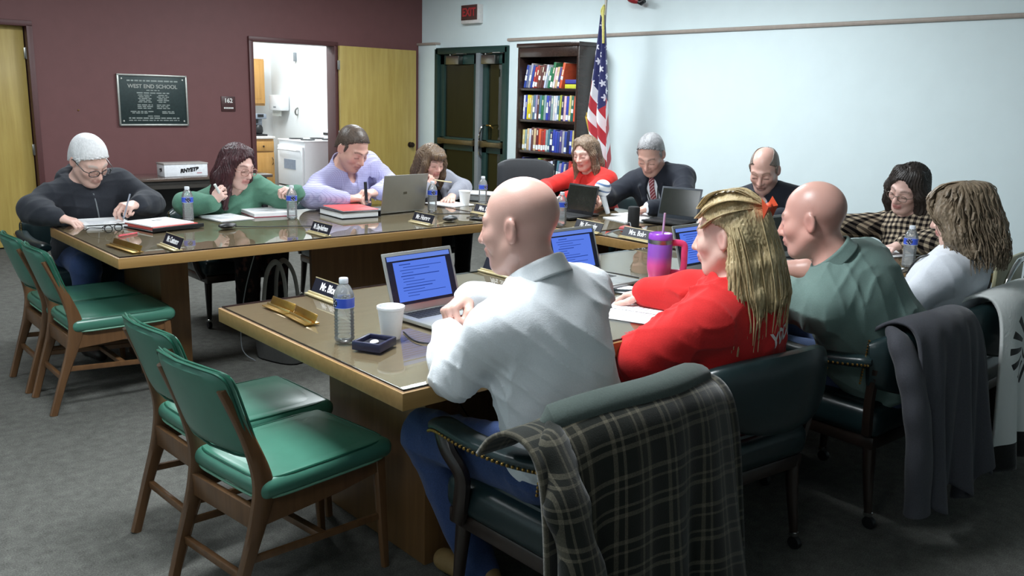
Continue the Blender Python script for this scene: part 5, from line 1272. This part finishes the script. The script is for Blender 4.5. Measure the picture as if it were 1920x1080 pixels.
def strands(P,mat,guides,n,r=.0024,jit=.018,seed=1,name='hair_lock',wave=0,vary=.05,mirror=True):
    rs=np.random.RandomState(seed); mb=MB(); s,loc=P['s'],P['loc']
    for k in range(n):
        pts,rad=guides[rs.randint(len(guides))]; q=rs.choice([-1,1]) if mirror else 1; th=rs.rand()*6.28; f=.85+.25*rs.rand(); out=[]
        for i,p in enumerate(pts):
            rr=rad[i]*f; out.append(V(loc(p[0]+rr*math.cos(th)*.9-.002,p[1]*q+rr*math.sin(th)+jit*.3*rs.normal()*(i>0),p[2])-P['off']))
        out[-1].z-=(rs.rand()-.35)*vary; sp=smooth_path(out,7 if wave else 5); m=len(sp)
        if wave:
            ph=rs.rand()*6; ax=V(rs.normal(size=3)).normalized(); fr=26+10*rs.rand(); L=0
            for i in range(1,m):
                L+=(sp[i]-sp[i-1]).length if i<m else 0
                sp[i]=sp[i]+ax*wave*min(1,i/8)*math.sin(L*fr*1.6+ph)
        mb.sweep(sp,[(r*2.2*(1-.75*(i/(m-1))**2),r*(1-.7*i/(m-1))) for i in range(m)],mat,5)
    return mb.build(name,None,P['o'])
# 1 white haired man, far table left
P=person('white','person with white hair and black glasses in charcoal hoodie, writing at far left',(-5.045,-3.856,1.107),-72,33,(-4.98,-3.56,.555),-86,1.08,roll=6,girth=1.15,skin=(228,190,176),brow=(190,186,180),
  arms={'R':((-5.34,-3.80,0.838),(-5.275,-3.985,0.815),(.86,-.5,-.28),(.1,.0,-1),'relax'),'L':((-4.72,-3.86,0.838),(-4.845,-4.02,0.865),(-.85,-.45,-.05),(-.2,.15,-1),'pen')},knees={'R':(-5.14,-3.98,.52),'L':(-4.86,-4.0,.52)})
M_char=cloth('charcoal_hoodie',(46,49,56),fold=7,fstr=.3)
S=top(P,.022,(.078,.070,.050),.97,neck=.066); NB,tu,tf,tl,s=[P[q] for q in('NB','tu','tf','tl','s')]
S.chain([NB+tu*.03-tf*.075+tl*.075,NB+tu*.01-tf*.10,NB+tu*.03-tf*.075-tl*.075],[.032,.045,.032],.03); ring(P,S,.078,.018,.018,.30,30,330,.01)
part(P,'hoodie',S,M_char,None,folds(.008,3,20))
mb=MB(); mb.sweep([V(rayhit(S,NB-tu*d+tf*.4,-tf)+tf*.002-P['off']) for d in (.02,.07,.12,.17,.22)],(.004,.002),M_grayp,6,up=tuple(tf)); mb.build('zipper',None,P['o'])
trousers(P,M_jeans); shoes(P,M_shoe); hair_short(P,hair_mat('white_hair',(222,222,224),(246,246,248),.6,120),.006,rough=.0006,line=(.082,.070),nape=(-.09,-.055))
glasses(P,M_frameb,M_lens)
def collar(P,mat,r=.076,hgt=.044):
    """turned down collar: a flared band round the neck"""
    s,NB,tu,tf,tl=[P[q] for q in('s','NB','tu','tf','tl')]; mb=MB(); off=P['off']
    def fn(u,v):
        q=math.radians(28+304*u); c,d=math.cos(q),math.sin(q)
        w=v*2; up=.050-.018*c if w<=1 else 0; rr=r*s
        if w<=1: k=w; z=(.004+k*hgt); ra=rr*(1.02-.14*k)
        else: k=w-1; z=hgt+.004+.004*math.sin(PI*min(1,k*3))-k*(hgt*.95); ra=rr*(.88+.24*k)+.004
        p=NB+tu*(z*s-.30*rr*c)+tf*(.004+ra*c)+tl*ra*d; return V(p-off)
    mb.grid(fn,40,16,mat); o=mb.build('collar',None,P['o'],sharp=180); m=o.modifiers.new('s','SOLIDIFY'); m.thickness=.003
    return o
def held(name,cat,lab,a,b,r,m,tipc=None):
    t=thing(name,lab,cat,tuple((A(*a)+A(*b))/2)); c=(A(*a)+A(*b))/2
    mb=MB(); mb.sweep([V(A(*a)-c),V(A(*b)-c)],r,m,10); mb.build('barrel',None,t); d=nrm(A(*a)-A(*b))
    mb=MB(); mb.sweep([V(A(*a)-c),V(A(*a)-c+d*.012)],[r*.9,r*.2],tipc or M_grayp,8); mb.build('tip',None,t); return t
held('pen','pen','slim pen held up in the left hand of the white haired man',(-4.952,-4.090,.80),(-4.905,-4.075,.93),.0045,plain('pen_grey',(150,156,170),.3))
# 2 woman in green
P=person('green','person with long dark red hair and glasses in green sweater, gesturing with both hands',(-4.205,-3.933,1.052),-72,14,(-4.12,-3.60,.555),-90,1.04,roll=-4,girth=1.25,fem=True,skin=(232,194,182),brow=(96,60,54),
  arms={'R':((-4.54,-3.93,0.838),(-4.43,-4.06,0.845),(.45,-.35,.75),(.55,.5,-.2),'pen'),'L':((-3.93,-3.99,0.838),(-3.90,-4.12,0.890),(-.92,-.2,.30),(-.2,.3,-.9),'curl')})
S=top(P,.018,(.070,.066,.052),.95,neck=.078,puff=.076)
part(P,'sweater',S,cloth('green_knit',(88,132,112),fold=8,fstr=.25),None,folds(.007,4,24))
mdp=NT('dark_floral'); nz=mdp.noise(mdp.coord('Object'),18,2); mdp.principled(mdp.ramp(nz,[(.55,rgb(24,22,26)),(.66,rgb(96,66,62))]),.8); trousers(P,mdp.m,r=(.10,.080,.066)); shoes(P,M_shoe)
hair_long(P,hair_mat('burgundy_hair',(38,22,26),(78,40,46)),[([(.02,.05,.09),(.010,.082,.02),(-.02,.098,-.08),(-.02,.105,-.17)],[.03,.032,.040,.036]),([(.040,-.035,.11),(.048,-.074,.05),(.042,-.090,-.03),(.048,-.098,-.14),(.060,-.090,-.24)],[.014,.020,.026,.030,.016],1),([(-.08,.0,.03),(-.10,.0,-.10),(-.09,.0,-.2)],[.06,.07,.06])],.011,face=((.100,.010,-.012),(.058,.060,.100)),part_line=((.09,.018,.118),(-.06,.018,.140)))
glasses(P,M_framer,M_lens,.027,.020)
held('marker','marker','white marker held in the right hand of the woman in green',(-4.375,-4.09,.875),(-4.425,-4.10,.965),.008,plain('marker_white',(226,232,230),.4))
# 3 man in lavender shirt
P=person('lavender','person with short brown hair in lavender button shirt behind the silver laptop',(-3.431,-4.02,1.155),-80,32,(-3.29,-3.64,.555),-86,1.13,girth=1.12,skin=(222,178,160),brow=(84,62,50),stub=(168,126,110),
  arms={'R':((-3.735,-4.00,0.845),(-3.575,-4.15,0.835),(.95,-.25,.05),(.1,.2,-1),'curl'),'L':((-3.05,-3.95,0.850),(-3.33,-4.15,0.865),(-.95,-.25,.05),(-.1,.2,-1),'curl')})
t=NT('lavender_check'); v=t.coord('Object'); sp=t.sep(v); ln=lambda a,f: t.math('GREATER_THAN',t.math('SINE',t.math('MULTIPLY',a,f)),.55); k=t.math('ADD',ln(t.math('ADD',sp[0],sp[1]),520),ln(sp[2],520)); f_=t.noise(v,9,3)
t.principled(t.mix(t.math('MULTIPLY',k,.35),rgb(192,190,226),rgb(128,126,178)),.75,bump=f_,bstr=.5,bdist=.02,Specular_IOR_Level=.2); M_lav=t.m
S=top(P,.016,(.074,.068,.046),.97,neck=.064); NB,tu,tf,tl,s,RT=[P[q] for q in('NB','tu','tf','tl','s','RT')]; S.ell(NB-tu*.02+tf*.11,A(.07,.030,.050)*s,RT,.006,'-')
part(P,'shirt',S,M_lav,None,folds(.010,6,24)); collar(P,M_lav,.072,.040)
mb=MB(); 
for d in (.08,.15,.22,.29): p=rayhit(S,NB-tu*d+tf*.4,-tf); mb.sphere(V(p-P['off']),.0055,plain('shirt_button',(220,218,226),.3),8,6)
mb.build('button',None,P['o'])
trousers(P,M_darkp); shoes(P,M_shoe); hair_short(P,hair_mat('brown_hair',(58,48,42),(92,78,68),.6,160),.004,line=(.070,.088),nape=(-.088,-.05))
held('phone','phone','dark phone held upright in both hands behind the silver laptop',(-3.475,-4.255,.83),(-3.470,-4.235,.95),.011,M_black)
# 4 woman in grey cardigan
P=person('cardigan','person with brown fringe in grey cardigan over black top, chin resting on hand',(-2.69,-3.895,1.035),-92,14,(-2.50,-3.60,.50),-100,.97,fem=True,skin=(222,180,164),brow=(80,58,48),
  arms={'R':((-2.87,-3.99,0.842),(-2.80,-4.005,0.855),(.55,-.05,.75),(.25,.9,.25),'chin'),'L':((-2.42,-3.94,0.838),(-2.66,-4.12,0.812),(-.75,-.6,-.22),(0,0,-1),'relax')})
S=top(P,.006,(.05,.05,.04),.3,neck=.070); part(P,'top',S,cloth('black_top',(26,26,30)),.006)
jacket(P,cloth('grey_cardigan',(134,136,146),fold=9,fstr=.25),'cardigan',.020,True,(.066,.060,.046),.075,.30)
trousers(P,M_darkp); shoes(P,M_shoe)
hair_long(P,hair_mat('chestnut_hair',(66,50,40),(112,90,66)),[([(.04,.05,.085),(.045,.078,.0),(.03,.088,-.10),(.02,.095,-.20)],[.028,.028,.032,.024]),([(-.06,.04,.03),(-.08,.05,-.1),(-.06,.06,-.2)],[.06,.06,.045]),([(.082,-.035,.075),(.098,-.005,.066),(.088,.04,.066)],[.02,.019,.02])],.012,face=((.104,0,-.045),(.05,.050,.092)))
held('pen','pen','pale pen between the fingers at the chin of the woman in grey cardigan',(-2.775,-4.05,.92),(-2.65,-4.09,.90),.0045,plain('pen_pale',(220,204,160),.4))
# 5 woman in red blazer
P=person('blazer','person with long light brown hair in red blazer behind the black laptop',(-1.728,-4.538,1.120),190,14,(-1.47,-4.50,.555),184,.99,fem=True,skin=(230,192,178),brow=(110,84,66),
  arms={'R':((-1.83,-4.22,0.838),(-2.05,-4.40,0.812),(-.9,-.4,-.18),(0,0,-1),'relax'),'L':((-1.84,-4.70,0.838),(-2.06,-4.66,0.812),(-.9,.4,-.18),(0,0,-1),'relax')})
M_red=cloth('red_cloth',(206,52,48),fold=8,fstr=.2); S=top(P,.010,(.05,.05,.04),.3,neck=.074); part(P,'blouse',S,M_red,.006); jacket(P,M_red,'blazer',.022,True,(.070,.060,.046),.045,.17)
trousers(P,M_darkp); shoes(P,M_shoe)
hair_long(P,hair_mat('light_brown_hair',(84,68,56),(138,116,96)),[([(.02,.055,.09),(.02,.080,.0),(.008,.086,-.11),(.02,.096,-.21)],[.026,.026,.028,.018]),([(-.06,.03,.03),(-.08,.04,-.1),(-.07,.05,-.22)],[.055,.055,.040])],.009,face=((.100,0,-.008),(.056,.058,.098)),part_line=((.09,0,.118),(-.06,0,.138)))
# 6 man with tie
M_suit=cloth('navy_suit',(30,34,44),var=.06,fold=6,fstr=.2,rough=.75); M_shirtw=cloth('white_shirt',(226,230,238),var=.02,fold=9,fstr=.15)
P=person('tie','person with grey hair in dark suit and red striped tie, looking down at papers',(-1.754,-5.189,1.155),202,36,(-1.43,-5.20,.555),190,1.10,girth=1.08,skin=(222,176,160),brow=(96,88,84),buzz=(120,112,110),
  arms={'R':((-1.88,-4.94,0.842),(-2.10,-5.02,0.855),(-.92,-.35,.05),(-.1,-.55,-.8),'curl'),'L':((-1.80,-5.54,0.838),(-2.0,-5.42,0.820),(-.75,.65,-.22),(0,0,-1),'relax')})
sh_=shirt_under(P,M_shirtw,open_=0); S2=SDF(); trunk(S2,P,.010)
tm=NT('striped_tie'); sp=tm.sep(tm.coord('Object')); tm.principled(tm.mix(tm.math('GREATER_THAN',tm.math('SINE',tm.math('ADD',tm.math('MULTIPLY',sp[2],260),tm.math('MULTIPLY',sp[1],260))),.35),rgb(124,36,46),rgb(186,150,156)),.5); tie(P,tm.m,S2)
jacket(P,M_suit); cuff(P,'R',M_shirtw,.042,.97); cuff(P,'L',M_shirtw,.042,.97); trousers(P,M_suit); shoes(P,M_shoe)
hair_short(P,hair_mat('grey_hair',(104,104,106),(158,158,160),.6,160),.0015,line=(.066,.090),nape=(-.088,-.05))
mb=MB(); NB,tu,tf,tl,off=[P[q] for q in('NB','tu','tf','tl','off')]
for q in (1,-1): mb.sweep([V(rayhit(S2,NB-tu*d+tl*q*(.060-.055*d/.3)+tf*.4,-tf)+tf*.006-off) for d in (.02,.08,.14,.20,.26)],(.005,.002),M_black,6,up=tuple(tf))
mb.build('lanyard',None,P['o'])
# 7 balding man, open collar
P=person('open_collar','person balding with open collared pale blue shirt under dark jacket, looking down',(-1.613,-6.011,1.105),200,27,(-1.41,-6.02,.555),186,1.10,girth=1.05,skin=(228,184,170),brow=(120,92,76),
  arms={'R':((-1.74,-5.70,0.838),(-1.97,-5.88,0.812),(-.9,-.3,-.18),(0,0,-1),'relax'),'L':((-1.74,-6.36,0.838),(-1.97,-6.17,0.812),(-.9,.3,-.18),(0,0,-1),'relax')})
shirt_under(P,cloth('pale_blue_shirt',(186,198,228),var=.03,fold=9,fstr=.2),open_=.034); jacket(P,M_suit,vw=.062,vh=.24); trousers(P,M_suit); shoes(P,M_shoe)
hair_short(P,hair_mat('dark_side_hair',(104,94,88),(142,130,122),.6,160),.0005,line=(.070,.075),nape=(-.09,-.045),bald=((.03,0,.115),(.12,.056,.085)))
# 8 woman in checked cardigan
P=person('checked','person with dark bob and glasses in black and beige checked cardigan, leaning over table',(-1.688,-6.979,1.078),172,20,(-1.48,-7.06,.555),176,1.04,roll=-14,fem=True,girth=1.08,skin=(232,194,182),brow=(70,54,48),
  arms={'R':((-1.94,-6.63,0.838),(-2.16,-6.52,0.812),(-.95,.25,0),(0,0,-1),'relax'),'L':((-1.83,-7.27,0.838),(-1.985,-7.12,0.812),(-.9,.45,-.25),(0,0,-1),'relax')})
S=top(P,.020,(.070,.064,.050),.95,neck=.078)
t=NT('check_knit'); sp=t.sep(t.coord('Object')); sq=lambda a: t.math('GREATER_THAN',t.math('SINE',t.math('MULTIPLY',a,190)),0.0); a_,b_=sq(t.math('ADD',sp[1],t.math('MULTIPLY',sp[0],.35))),sq(t.math('ADD',sp[2],t.math('MULTIPLY',sp[0],.55)))
su=t.math('MULTIPLY',t.math('ADD',a_,b_),.5); t.principled(t.ramp(su,[(.2,rgb(196,180,156)),(.5,rgb(104,94,84)),(.8,rgb(24,22,24))]),.9,bump=t.noise(t.coord('Object'),200,2),bstr=.2,Specular_IOR_Level=.1)
t.t.nodes['Color Ramp'].color_ramp.interpolation='CONSTANT'
part(P,'cardigan',S,t.m,None,folds(.006,9,20))
NB,tu,tf,tl,off=[P[q] for q in('NB','tu','tf','tl','off')]; mb=MB(); M_trim=plain('black_trim',(24,22,24),.8)
mb.sweep([V(rayhit(S,NB-tu*d+tf*.4,-tf)+tf*.001-off) for d in np.linspace(.08,.42,14)],(.022,.006),M_trim,8,up=tuple(tf)); mb.build('front_band',None,P['o'])
Sx=SDF(); ring(P,Sx,.086,.014,-.006,.55,0,360,.006); part(P,'neck_band',Sx,M_trim,.005)
mb=MB(); 
for d in (.10,.17,.24,.31): mb.sphere(V(rayhit(S,NB-tu*d+tf*.4,-tf)+tf*.006-off),.011,plain('pearl',(236,232,226),.2),10,6,(.8,.8,.8))
mb.build('button',None,P['o'])
trousers(P,M_darkp); shoes(P,M_shoe); glasses(P,plain('spectacle_wire',(120,112,104),.3,.6),M_lens,.024,.017,.0016)
hair_long(P,hair_mat('dark_bob',(30,26,24),(58,50,46)),[([(.02,.052,.095),(.02,.084,.0),(.0,.094,-.10),(-.01,.088,-.175)],[.034,.034,.036,.026]),([(-.08,.0,.03),(-.105,.0,-.08),(-.09,.0,-.165)],[.06,.062,.05])],.012,face=((.104,.004,-.006),(.062,.062,.098)),part_line=((.09,-.012,.120),(-.06,-.012,.142)))
# 9 woman in white sweater
P=person('white_sweater','person with wavy grey brown hair in white sweater seen from behind at right',(-2.772,-7.70,1.085),97,12,(-2.69,-7.60,.555),94,.98,fem=True,girth=1.08,skin=(230,192,178),
  arms={'L':((-2.93,-7.60,0.715),(-2.76,-7.40,0.675),(.75,.6,-.05),(.1,-.1,-1),'curl'),'R':((-2.42,-7.52,0.720),(-2.58,-7.36,0.680),(-.7,.6,.0),(-.1,-.1,-1),'curl')},h=.0055)
S=top(P,.018,(.074,.066,.048),.95,neck=.070); part(P,'sweater',S,cloth('white_knit',(224,228,236),var=.03,fold=8,fstr=.2),None,folds(.008,12,18))
NB,tu,tf,tl,off=[P[q] for q in('NB','tu','tf','tl','off')]; mb=MB()
pts=[NB-tf*.078+tu*.03,NB+tl*.075+tu*.005-tf*.02]+[rayhit(S,NB-tu*d+tl*(.075-.05*d)+tf*.4,-tf)+tf*.004 for d in (.06,.12,.18,.24,.30)]
mb.sweep([p-V(off) for p in smooth_path([V(p) for p in pts],5)],(.008,.004),M_black,8,up=tuple(tf)); mb.build('lanyard',None,P['o'])
trousers(P,M_darkp); shoes(P,M_shoe)
def radial(a0,a1,n,rx=.112,ry=.100,drop=.19,base=-.025):
    G=[]
    for i in range(n):
        th=math.radians(a0+(a1-a0)*i/(n-1)); c,d=math.cos(th),math.sin(th)
        G.append(([(base+.03*c,.03*d,.138),(base+rx*.78*c,ry*.78*d,.108),(base+rx*c,ry*d,.025),(base-.005+rx*1.06*c,ry*1.06*d,-.07),(base-.018+rx*c,ry*1.02*d,-.07-drop*.45),(base-.024+rx*.8*c,ry*.9*d,-.07-drop*.75)],[.006,.010,.012,.016,.018,.016]))
    return G
def wavy(P,mat):
    s,R,loc=P['s'],P['R'],P['loc']; S=SDF(); S.ell(loc(-.022,0,.032),A(.110,.092,.104)*s,R,.02)
    for q in (1,-1):
        S.chain([loc(.045,q*.05,.09),loc(.040,q*.082,.02),loc(.0,q*.088,-.08),loc(-.045,q*.085,-.15)],[.030*s,.036*s,.044*s,.036*s],.03)
    S.chain([loc(-.07,0,.05),loc(-.098,0,-.06),loc(-.10,0,-.16)],[.062*s,.064*s,.048*s],.04)
    S.ell(loc(.125,0,-.035),A(.078,.064,.095)*s,R,.012,'-')
    part(P,'hair',S,mat,.0055,grooves(P,38,.004,2),0)
    G=radial(52,180,12)
    strands(P,mat,G,330,.0028,.03,5,wave=.009)
    F=[([(-.02,.02,.140),(.045,.04,.135),(.088,.060,.100),(.095,.080,.055),(.070,.100,.0),(.040,.108,-.05)],[.008,.010,.012,.012,.012,.012])]
    strands(P,mat,F,70,.0026,.03,6,wave=.007)
wavy(P,hair_mat('wavy_hair',(104,90,74),(158,140,118),.5,180))
# 10 man in green polo
P=person('polo','person with shaved head in grey green polo shirt, leaning forward on the table',(-3.603,-7.510,1.105),104,12,(-3.31,-7.73,.555),98,1.10,girth=1.28,shoff={'R':(.03,-.01,-.065)},skin=(216,168,154),brow=(110,84,70),buzz=(178,140,130),
  arms={'L':((-3.72,-7.36,0.838),(-3.50,-7.16,0.812),(.85,.5,0),(0,0,-1),'relax'),'R':((-3.10,-7.34,0.838),(-3.25,-7.10,0.812),(-.6,.8,0),(0,0,-1),'relax')},h=.0055)
S=top(P,.020,(.080,.074,.07),1,neck=.066,sleeve='short')
def backfold(amp,P,f=60,dirv=(.0,.55,.83)):
    RT,pel=P['RT'],P['pel']
    def fn(X):
        L=(X-pel)@RT.T; w=L[:,2]*f*.6+np.abs(L[:,1])*f*.9+3*np.sin(L[:,1]*9+1)+2*np.sin(L[:,2]*11)
        k=np.clip((.30-L[:,2])/.25,0,1)+.25; return amp*k*np.sin(w)
    return fn
part(P,'polo_shirt',S,cloth('sage_polo',(112,136,130),var=.05,fold=6,fstr=.2),None,lambda X:folds(.010,21,20)(X)+backfold(.006,P,55)(X)); collar(P,cloth('sage_polo',(0,0,0)))
trousers(P,M_jeansl); shoes(P,M_shoe)
# 11 woman in red hoodie
P=person('red_hoodie','person with long blonde hair and orange bow in red hoodie, seen from behind',(-4.215,-7.575,1.105),102,8,(-4.12,-7.55,.555),99,1.03,fem=True,girth=1.18,skin=(232,194,180),
  arms={'R':((-3.95,-7.36,0.840),(-4.045,-7.12,0.812),(-.15,1,-.22),(0,-.05,-1),'relax'),'L':((-4.405,-7.42,0.700),(-4.30,-7.22,0.620),(.3,.9,0),(0,0,-1),'relax')},h=.0055)
S=top(P,.028,(.086,.084,.056),.97,neck=.072); NB,tu,tf,tl,s=[P[q] for q in('NB','tu','tf','tl','s')]
S.chain([NB+tu*.02-tf*.06+tl*.075,NB+tu*.005-tf*.085,NB+tu*.02-tf*.06-tl*.075],[.024,.028,.024],.03)
HB_=part(P,'hoodie',S,cloth('red_fleece',(204,44,44),var=.06,fold=6,fstr=.25),None,lambda X:folds(.013,31,19)(X))
me=text('back_lettering','YODER',.070,plain('letter_print',(232,226,226),.7),Matrix.Identity(4),P['o'],ext=.0,bold=.002,sx=.78).data
bx=-tl; up_=tu; o0=NB-tu*.150-tf*.5
bm=bmesh.new(); bm.from_mesh(me); bmesh.ops.triangulate(bm,faces=bm.faces[:]); bmesh.ops.subdivide_edges(bm,edges=[e for e in bm.edges if e.calc_length()>.012],cuts=2); bm.to_mesh(me); bm.free()
from mathutils.bvhtree import BVHTree
BV=BVHTree.FromPolygons([v.co for v in HB_.data.vertices],[list(f.vertices) for f in HB_.data.polygons])
for v in me.vertices:
    q=V(o0-tl*(v.co.x+.030)+tu*(v.co.y+.02)-P['off']); h_=BV.ray_cast(q,V(tf))[0]; v.co=(h_ if h_ is not None else q)-V(tf)*.002
trousers(P,M_jeans); shoes(P,M_shoe)
M_blond=hair_mat('blonde_hair',(140,120,84),(206,186,144),.10,300,.38)
GB=[([(-.055,.056,.02),(-.080,.062,-.10),(-.100,.070,-.18),(-.100,.070,-.25)],[.030,.034,.030,.012]),([(-.098,.010,.05),(-.118,.016,-.08),(-.128,.024,-.20),(-.122,.028,-.22)],[.030,.038,.030,.010]),([(-.046,.066,.0),(-.050,.080,-.09),(-.052,.098,-.18),(-.046,.104,-.27)],[.022,.024,.022,.008])]
hair_long(P,M_blond,GB,.010,line=(.086,.078),nape=(-.050,.012),face=((.118,0,-.03),(.06,.06,.10)),freq=60,amp=.0022)
GS=[([(-.05,.062,.03),(-.070,.070,-.06),(-.085,.078,-.16),(-.095,.080,-.23),(-.090,.078,-.295)],[.028,.034,.034,.030,.024]),([(-.100,.012,.06),(-.122,.018,-.06),(-.135,.026,-.16),(-.136,.030,-.205),(-.128,.032,-.255)],[.026,.038,.038,.032,.026]),([(-.046,.064,.015),(-.052,.078,-.07),(-.055,.096,-.15),(-.052,.108,-.23),(-.045,.112,-.30)],[.020,.024,.026,.024,.020])]
strands(P,M_blond,GS,190,.0021,.02,1,vary=.09)
GC_=[([(.082,.030,.088),(.030,.036,.132),(-.040,.030,.138),(-.108,.010,.094)],[.008,.008,.008,.004]),([(.080,.052,.060),(.020,.076,.098),(-.050,.064,.110),(-.112,.012,.088)],[.008,.008,.008,.004]),([(.060,.070,.030),(.005,.086,.060),(-.055,.075,.078),(-.114,.012,.080)],[.008,.007,.007,.004])]
strands(P,M_blond,GC_,110,.0020,.02,2,vary=0)
loc,R=P['loc'],P['R']; mb=MB(); c=loc(-.118,.012,.082)-P['off']; f_,l_,u_=[V(x) for x in R]
for q in (1,-1): mb.add([V(c)+l_*q*.004+u_*.006-f_*.01,V(c)+l_*q*.045+u_*.030-f_*.012,V(c)+l_*q*.040-u_*.034-f_*.012,V(c)+l_*q*.004-u_*.006-f_*.01,V(c)+l_*q*.004-f_*.028,V(c)+l_*q*.040-f_*.030],[(0,1,5,4),(4,5,2,3),(1,2,5),(0,3,2,1),(0,4,3)],plain('bow_orange',(240,92,56),.6))
mb.sphere(V(c)-f_*.016,.013,plain('bow_orange',(240,92,56),.6),10,6); mb.build('hair_bow',None,P['o'])
# 12 bald man in white, nearest
P=person('bald','person with bald head in pale grey white sweatshirt, nearest the camera, back turned',(-4.985,-7.440,1.178),112,8,(-4.91,-7.60,.555),97,1.03,girth=1.10,skin=(224,180,166),brow=(120,90,76),buzz=(204,162,150),stub=(186,148,136),shoff={'L':(0,0,-.025)},
  arms={'L':((-5.165,-7.40,0.780),(-4.99,-7.13,0.812),(.9,.35,0),(0,.1,-1),'relax'),'R':((-4.62,-7.20,0.850),(-4.865,-7.075,0.895),(-.95,-.12,-.30),(-.1,-.35,-.9),'fist')},h=.005,
  knees={'L':(-5.06,-7.13,.50),'R':(-4.72,-7.20,.56)},feet={'L':(-4.95,-7.26,.09),'R':(-4.66,-7.05,.09)})
S=top(P,.020,(.068,.060,.046),.97,neck=.064)
part(P,'sweatshirt',S,cloth('pale_grey_fleece',(234,238,242),var=.03,scale=260,fold=6,fstr=.25),None,lambda X:folds(.010,17,24)(X)+backfold(.005,P,48)(X)); collar(P,cloth('pale_grey_fleece',(0,0,0)),.078,.052)
trousers(P,M_jeans,disp=folds(.009,5,26)); shoes(P,M_boot)
# ------------------------------------------------------------ lamps, world, camera
M_diff=emit('lamp_diffuser',(244,250,255),LAMP_E)
def troffer(x,y,label,w=1.2,d=.6,power=60,zc=CEIL):
    t=thing('ceiling_light',label,'ceiling light',(x,y,zc),0,'ceiling troffers')
    mb=MB()
    for sx in (-1,1): mb.box((sx*(w/2+.015),0,-.02),(.03,d+.06,.04))
    for sy in (-1,1): mb.box((0,sy*(d/2+.015),-.02),(w,.03,.04))
    mb.build('frame',M_white,t)
    mb=MB(); mb.box((0,0,-.012),(w,d,.008)); mb.build('diffuser',M_diff,t)
    L=bpy.data.lights.new('troffer_lamp','AREA'); L.shape='RECTANGLE'; L.size=w*.96; L.size_y=d*.96; L.energy=power; L.color=(.90,.965,1.0)
    o=link('troffer_lamp',L,t); o.location=(0,0,-.045)
for i,(x,y,p) in enumerate(TROFF): troffer(x,y,LAMPLAB[i],power=p)
troffer(-1.7,1.5,'ceiling light over the kitchen stove',1.2,.6,KP)
w=bpy.data.worlds.new('night'); SC.world=w; w.use_nodes=True
w.node_tree.nodes['Background'].inputs[0].default_value=(.02,.022,.028,1); w.node_tree.nodes['Background'].inputs[1].default_value=.4
cam=bpy.data.cameras.new('camera'); co=bpy.data.objects.new('camera',cam); COL.objects.link(co)
cam.sensor_fit='HORIZONTAL'; cam.sensor_width=36; cam.lens=36*1643.61/1920; cam.clip_start=.05
yaw,pit,rol=.7253,.2132,.0263
F=V((math.sin(yaw)*math.cos(pit),math.cos(yaw)*math.cos(pit),-math.sin(pit))); R=V((math.cos(yaw),-math.sin(yaw),0)); U=R.cross(F)
R2=R*math.cos(rol)+U*math.sin(rol); U2=U*math.cos(rol)-R*math.sin(rol)
co.matrix_world=Matrix((R2,U2,-F)).transposed().to_4x4(); co.location=(-6.5461,-9.1774,1.51)
M=co.matrix_world.copy(); M.translation=V((-6.5461,-9.1774,1.51)); co.matrix_world=M
SC.camera=co
vs=SC.view_settings; vs.view_transform='Standard'; vs.look='None'; vs.gamma=1; vs.exposure=EXPO; vs.use_curve_mapping=False
SC.cycles.use_denoising=True; SC.cycles.max_bounces=8; SC.cycles.transparent_max_bounces=16
